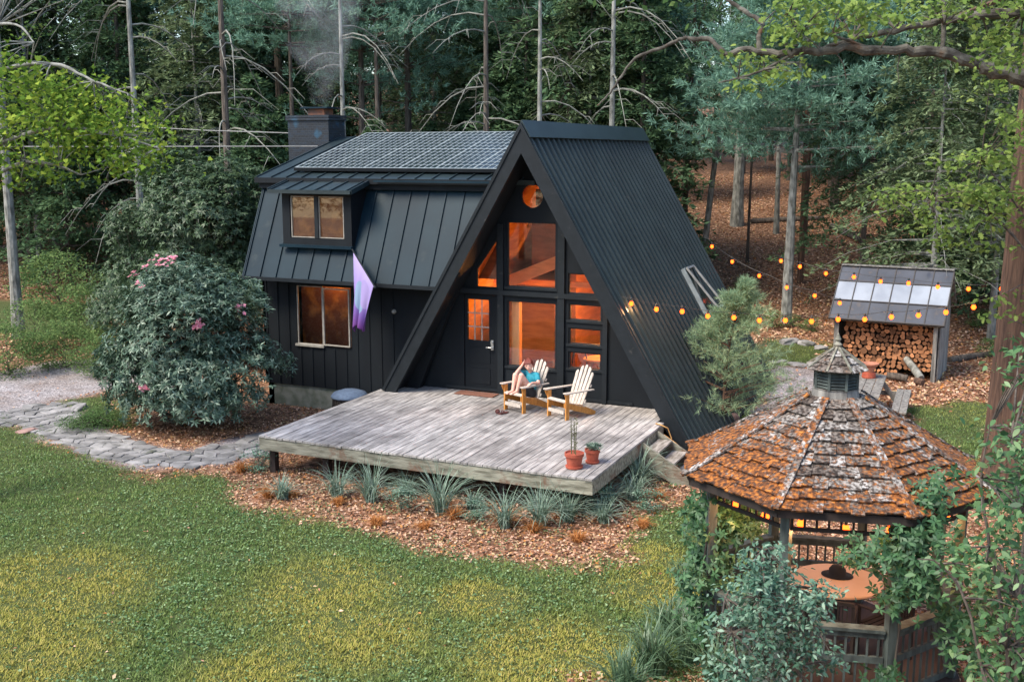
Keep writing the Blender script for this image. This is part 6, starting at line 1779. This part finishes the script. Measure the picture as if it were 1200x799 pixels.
# saplings on the right
sr = at_depth(1235, 560, 17); sr.z = 0
S = lambda px, py, u: at_depth(px, py, u)
spray('oak_sapling', (sr.x, sr.y, 0), [([(sr.x, sr.y, -.1), S(1232, 400, 17), S(1225, 250, 17), S(1215, 150, 17)], .05, .02), ([S(1230, 330, 17), S(1160, 250, 17), S(1090, 235, 17), S(1045, 232, 17)], .02, .006), ([S(1228, 300, 17), S(1180, 225, 17), S(1150, 190, 17)], .02, .006)],
      cl([(1020, 222, 1080, 250, 7), (1070, 225, 1200, 290, 30), (1100, 180, 1200, 230, 16), (1150, 90, 1205, 190, 16), (1160, 340, 1205, 370, 4)], 15.8, 17.5, 0, 9), F_OAKL, M['bark'], .12, OAK, 20, .16,
      'sapling with bright green leaves in front of the big trunk', cat='tree', seed=63)
vr = at_depth(1190, 900, 9.6); vr.z = 0
F_VIB = leafmat('viburnum_leaves', [(.025, .075, .03), (.055, .13, .05), (.10, .20, .075), (.20, .31, .14)], .3, rough=.5, spec=.03)
V_ = lambda px, py, u=9.6: at_depth(px, py, u)
spray('leafy_shrub', (vr.x, vr.y, 0), [([(vr.x, vr.y, 0), V_(1180, 760), V_(1160, 640), V_(1150, 560), V_(1160, 500)], .022, .006), ([(vr.x, vr.y, 0), V_(1195, 700), V_(1200, 600), V_(1185, 520)], .02, .006), ([(vr.x, vr.y, 0), V_(1150, 780), V_(1130, 700), V_(1100, 660), V_(1075, 655)], .018, .005)],
      cl([(1150, 555, 1230, 640, 40), (1138, 625, 1225, 720, 54), (1155, 710, 1230, 830, 60), (1165, 500, 1225, 560, 18), (1105, 650, 1135, 685, 5), (1185, 405, 1225, 490, 9)], 9.0, 11.4, 0, 10), F_VIB, M['bark'], .105, OVAL, 17, .15,
      'leafy pale green shrub filling the lower right corner beside the gazebo', cat='shrub', seed=64)
# dogwood like shrub in front of the gazebo
F_DOG = leafmat('grey_green_shrub_leaves', [(.03, .09, .055), (.07, .155, .10), (.14, .25, .17), (.28, .40, .30)], .25, rough=.5, spec=.03)
dr_ = at_depth(905, 880, 10.2); dr_.z = 0
D_ = lambda px, py, u=10.2: at_depth(px, py, u)
spray('dogwood_shrub', (dr_.x, dr_.y, 0), [([(dr_.x, dr_.y, 0), D_(900, 780), D_(890, 700), D_(895, 645)], .016, .005), ([(dr_.x, dr_.y, 0), D_(930, 780), D_(945, 720), D_(955, 690)], .014, .005), ([(dr_.x, dr_.y, 0), D_(870, 790), D_(858, 740), D_(850, 700)], .014, .005)],
      cl([(875, 640, 925, 690, 28), (855, 680, 965, 720, 46), (845, 715, 955, 760, 44), (850, 755, 960, 810, 44), (830, 740, 880, 820, 16), (935, 690, 975, 710, 6), (940, 755, 975, 780, 6)], 9.7, 10.7, 0, 12), F_DOG, M['bark'], .068, OVAL, 24, .075,
      'grey green leafy shrub standing before the gazebo railing', cat='shrub', seed=65)
# vines on the gazebo (one plant at each post)
F_VINE = leafmat('vine_leaves', [(.022, .07, .03), (.045, .12, .05), (.09, .19, .08)], .3, rough=.5, spec=.03)
def vine(root, path, clusters, label, seed, L=.085, nl=13, clr=.09):
    rng = np.random.default_rng(seed); t = tag(empty('climbing_vine', root), label, 'vine')
    MB().tube(path, [.012] * len(path), 6).build('stem', M['bark'], t, world=True)
    P = np.repeat(np.array([Vector(c) for c in clusters]), nl, 0); P = P + rng.normal(size=P.shape) * clr
    A = rng.normal(size=P.shape) * .35 + [-.0, -.75, .55]
    np_mesh('foliage', rosettes(rng, P, A, 5, L, L * .42, droop=.12), 4, F_VINE, t, world=True)
p1 = GC + gpt(1, 1.50, 0); p3 = GC + gpt(3, 1.50, 0)
vine((p1.x, p1.y, 0), [(p1.x, p1.y, 0), (p1.x - .05, p1.y, 1.0), (p1.x + .03, p1.y - .03, 1.7), (p1.x, p1.y, 2.2)],
     cl([(812, 580, 850, 620, 12), (815, 610, 848, 670, 14), (808, 650, 845, 700, 12), (850, 595, 880, 625, 6), (812, 700, 840, 760, 6)], 12.2, 12.7, 0, 13), 'vine climbing the gazebo\'s left front post', 71)
vine((p3.x, p3.y, 0), [(p3.x, p3.y, 0), (p3.x + .06, p3.y, 1.0), (p3.x, p3.y + .05, 1.7), (p3.x + .1, p3.y, 2.3)],
     cl([(1040, 630, 1075, 670, 8), (1045, 660, 1080, 705, 9), (1070, 600, 1110, 640, 7), (1080, 560, 1105, 600, 4), (1025, 640, 1050, 655, 2), (1003, 640, 1015, 660, 2), (1105, 700, 1140, 800, 7), (1030, 775, 1050, 800, 2), (1070, 640, 1110, 700, 5)], 10.7, 11.1, 0, 14), 'vine climbing the gazebo\'s right front post and roof edge', 72)
# strap leaved clumps
F_STRAP = leafmat('daylily_leaves', [(.05, .10, .05), (.09, .16, .085), (.15, .23, .13)], .25, rough=.45, spec=.04)
F_BLUEG = leafmat('blue_green_grass', [(.10, .16, .115), (.20, .28, .21), (.34, .42, .34)], .25)
F_DRYG = leafmat('dry_orange_grass', [(.26, .10, .03), (.42, .17, .055), (.58, .28, .11)], .25)
def tuft(name, px, py, n, L, w, fol, label, cat, out=.6, base=.06, seed=1, group=None):
    g_ = ground_at(px, py); rng = np.random.default_rng(seed); t = tag(empty(name, g_), label, cat, group)
    np_mesh('blades', arch_blades(rng, n, L, w, base, out), 4, fol, t)
    MB().lathe([(base * .8, -.02), (base * .5, .04), (0, .06)], 8).build('crown_base', fol, t)
    return t
for k, (px, py, s, lb) in enumerate(((765, 790, 1.1, 'large strap leaved clump leftmost by the gazebo'), (812, 775, 1.1, 'strap leaved clump directly left of the grey green shrub'), (790, 745, .9, 'strap leaved clump behind the two large ones'), (735, 815, .9, 'strap leaved clump cut by the bottom edge'), (842, 800, .9, 'strap leaved clump half under the grey green shrub'))):
    tuft('daylily_clump', px, py, 150, .75 * s, .022, F_STRAP, lb, 'plant', out=.75, base=.16, seed=200 + k, group='strap leaved clumps beside the gazebo')
for k, (px, py, lb) in enumerate(((815, 655, 'arching grass clump beside the gazebo\'s left post'), (800, 688, 'lower arching grass clump before the left gazebo post'))):
    tuft('grass_clump', px, py, 100, .5, .014, F_STRAP, lb, 'plant', out=.7, base=.10, seed=210 + k)
gt_ = [(332, 585, .9), (388, 588, 1.0), (428, 592, 1.2), (475, 585, .8), (513, 602, 1.3), (560, 600, .8), (592, 612, 1.15), (628, 618, 1.0), (672, 614, 1.1), (703, 612, .9), (715, 598, 1.0), (742, 574, 1.1), (735, 590, .9), (755, 562, .8)]
_tr = random.Random(9)
for k, (px, py, s) in enumerate(gt_):
    px += _tr.uniform(-9, 9); py += _tr.uniform(-7, 6); s *= _tr.uniform(.65, 1.2)
    tuft('green_grass_tuft', px, py + 2, 110, .84 * s, .017, F_BLUEG, ORD[k] + ' blue green grass tuft before the deck, counted from its left corner', 'plant', out=1.05, base=.09, seed=220 + k, group='green grass tufts along the deck')
dt_ = [(272, 559, 1.0), (325, 580, .8), (352, 590, .7), (395, 598, .9), (442, 607, .8), (500, 616, .9), (530, 612, .8), (578, 620, .8), (622, 628, 1.0), (663, 624, 1.0), (748, 608, .8), (768, 590, .8)]
for k, (px, py, s) in enumerate(dt_):
    px += _tr.uniform(-14, 14); py += _tr.uniform(-9, 9); s *= _tr.uniform(.6, 1.3)
    tuft('dry_grass_tuft', px, py + 2, 120, .34 * s, .012, F_DRYG, ORD[k] + ' dry orange grass tuft before the deck, counted from its left corner', 'plant', out=1.15, base=.08, seed=240 + k, group='dry grass tufts along the deck')
for k, (px, py, s, lb) in enumerate(((303, 552, .5, 'small bluish leafy plant at the deck\'s left corner'), (700, 600, .45, 'leafy plant under the deck\'s right front corner'), (470, 600, .4, 'low leafy plant in the leaf bed before the deck'), (560, 612, .35, 'small leafy plant between the grass tufts'), (398, 470, .3, 'small flowering plant by the cabin foundation'), (760, 600, .4, 'leafy plant beside the deck steps'))):
    g_ = ground_at(px, py); t = broad_tree('leafy_plant', 300 + k, 1.0, .7, .1, F_DOG, M['bark'], ncl=26, nl=30, L=.10, r0=.012, clr=.14); place(t, g_.x, g_.y, k, s, lb, 'plant')

# power cables to the chimney end of the cabin
for k, (pp, lb) in enumerate((((at_depth(-60, 172, 30), at_depth(150, 172, 27.5), Vector((-15.8, 22.9, 6.02))), 'lower power cable running from the left woods to the cabin'), ((at_depth(120, 146, 33), at_depth(240, 153, 29), Vector((-15.8, 23.95, 6.32))), 'upper power cable running from the left woods to the cabin ridge'))):
    o = MB().tube(pp, .013, 6).build('power_cable', M['pale_cable'], None); tag(o, lb, 'cable')

# smoke from the chimney
def smoke_mat():
    m, nt, N, L = new_mat('smoke')
    out = N.new('ShaderNodeOutputMaterial'); v = N.new('ShaderNodeVolumePrincipled'); L.new(v.outputs[0], out.inputs['Volume'])
    v.inputs['Color'].default_value = (.9, .9, .92, 1)
    tc = N.new('ShaderNodeTexCoord'); nz = N.new('ShaderNodeTexNoise'); nz.inputs['Scale'].default_value = 1.4; nz.inputs['Detail'].default_value = 3
    L.new(tc.outputs['Object'], nz.inputs[0])
    sp = N.new('ShaderNodeSeparateXYZ'); L.new(tc.outputs['Object'], sp.inputs[0])
    r = N.new('ShaderNodeMapRange'); r.inputs[1].default_value = .40; r.inputs[2].default_value = .75; r.inputs[3].default_value = 0; r.inputs[4].default_value = .22; L.new(nz.outputs[0], r.inputs[0])
    L.new(r.outputs[0], v.inputs['Density'])
    return m
mb = MB().tube([(-16.3, 23.8, 7.04), (-16.22, 23.85, 7.8), (-16.42, 24.0, 8.6), (-16.45, 24.1, 9.6), (-16.6, 24.2, 11.2)], [.25, .55, .85, 1.15, 1.5], 20)
sm_ = mb.build('smoke', smoke_mat(), None, smooth=True); tag(sm_, 'thin pale smoke rising from the black brick chimney', 'smoke', kind='stuff')
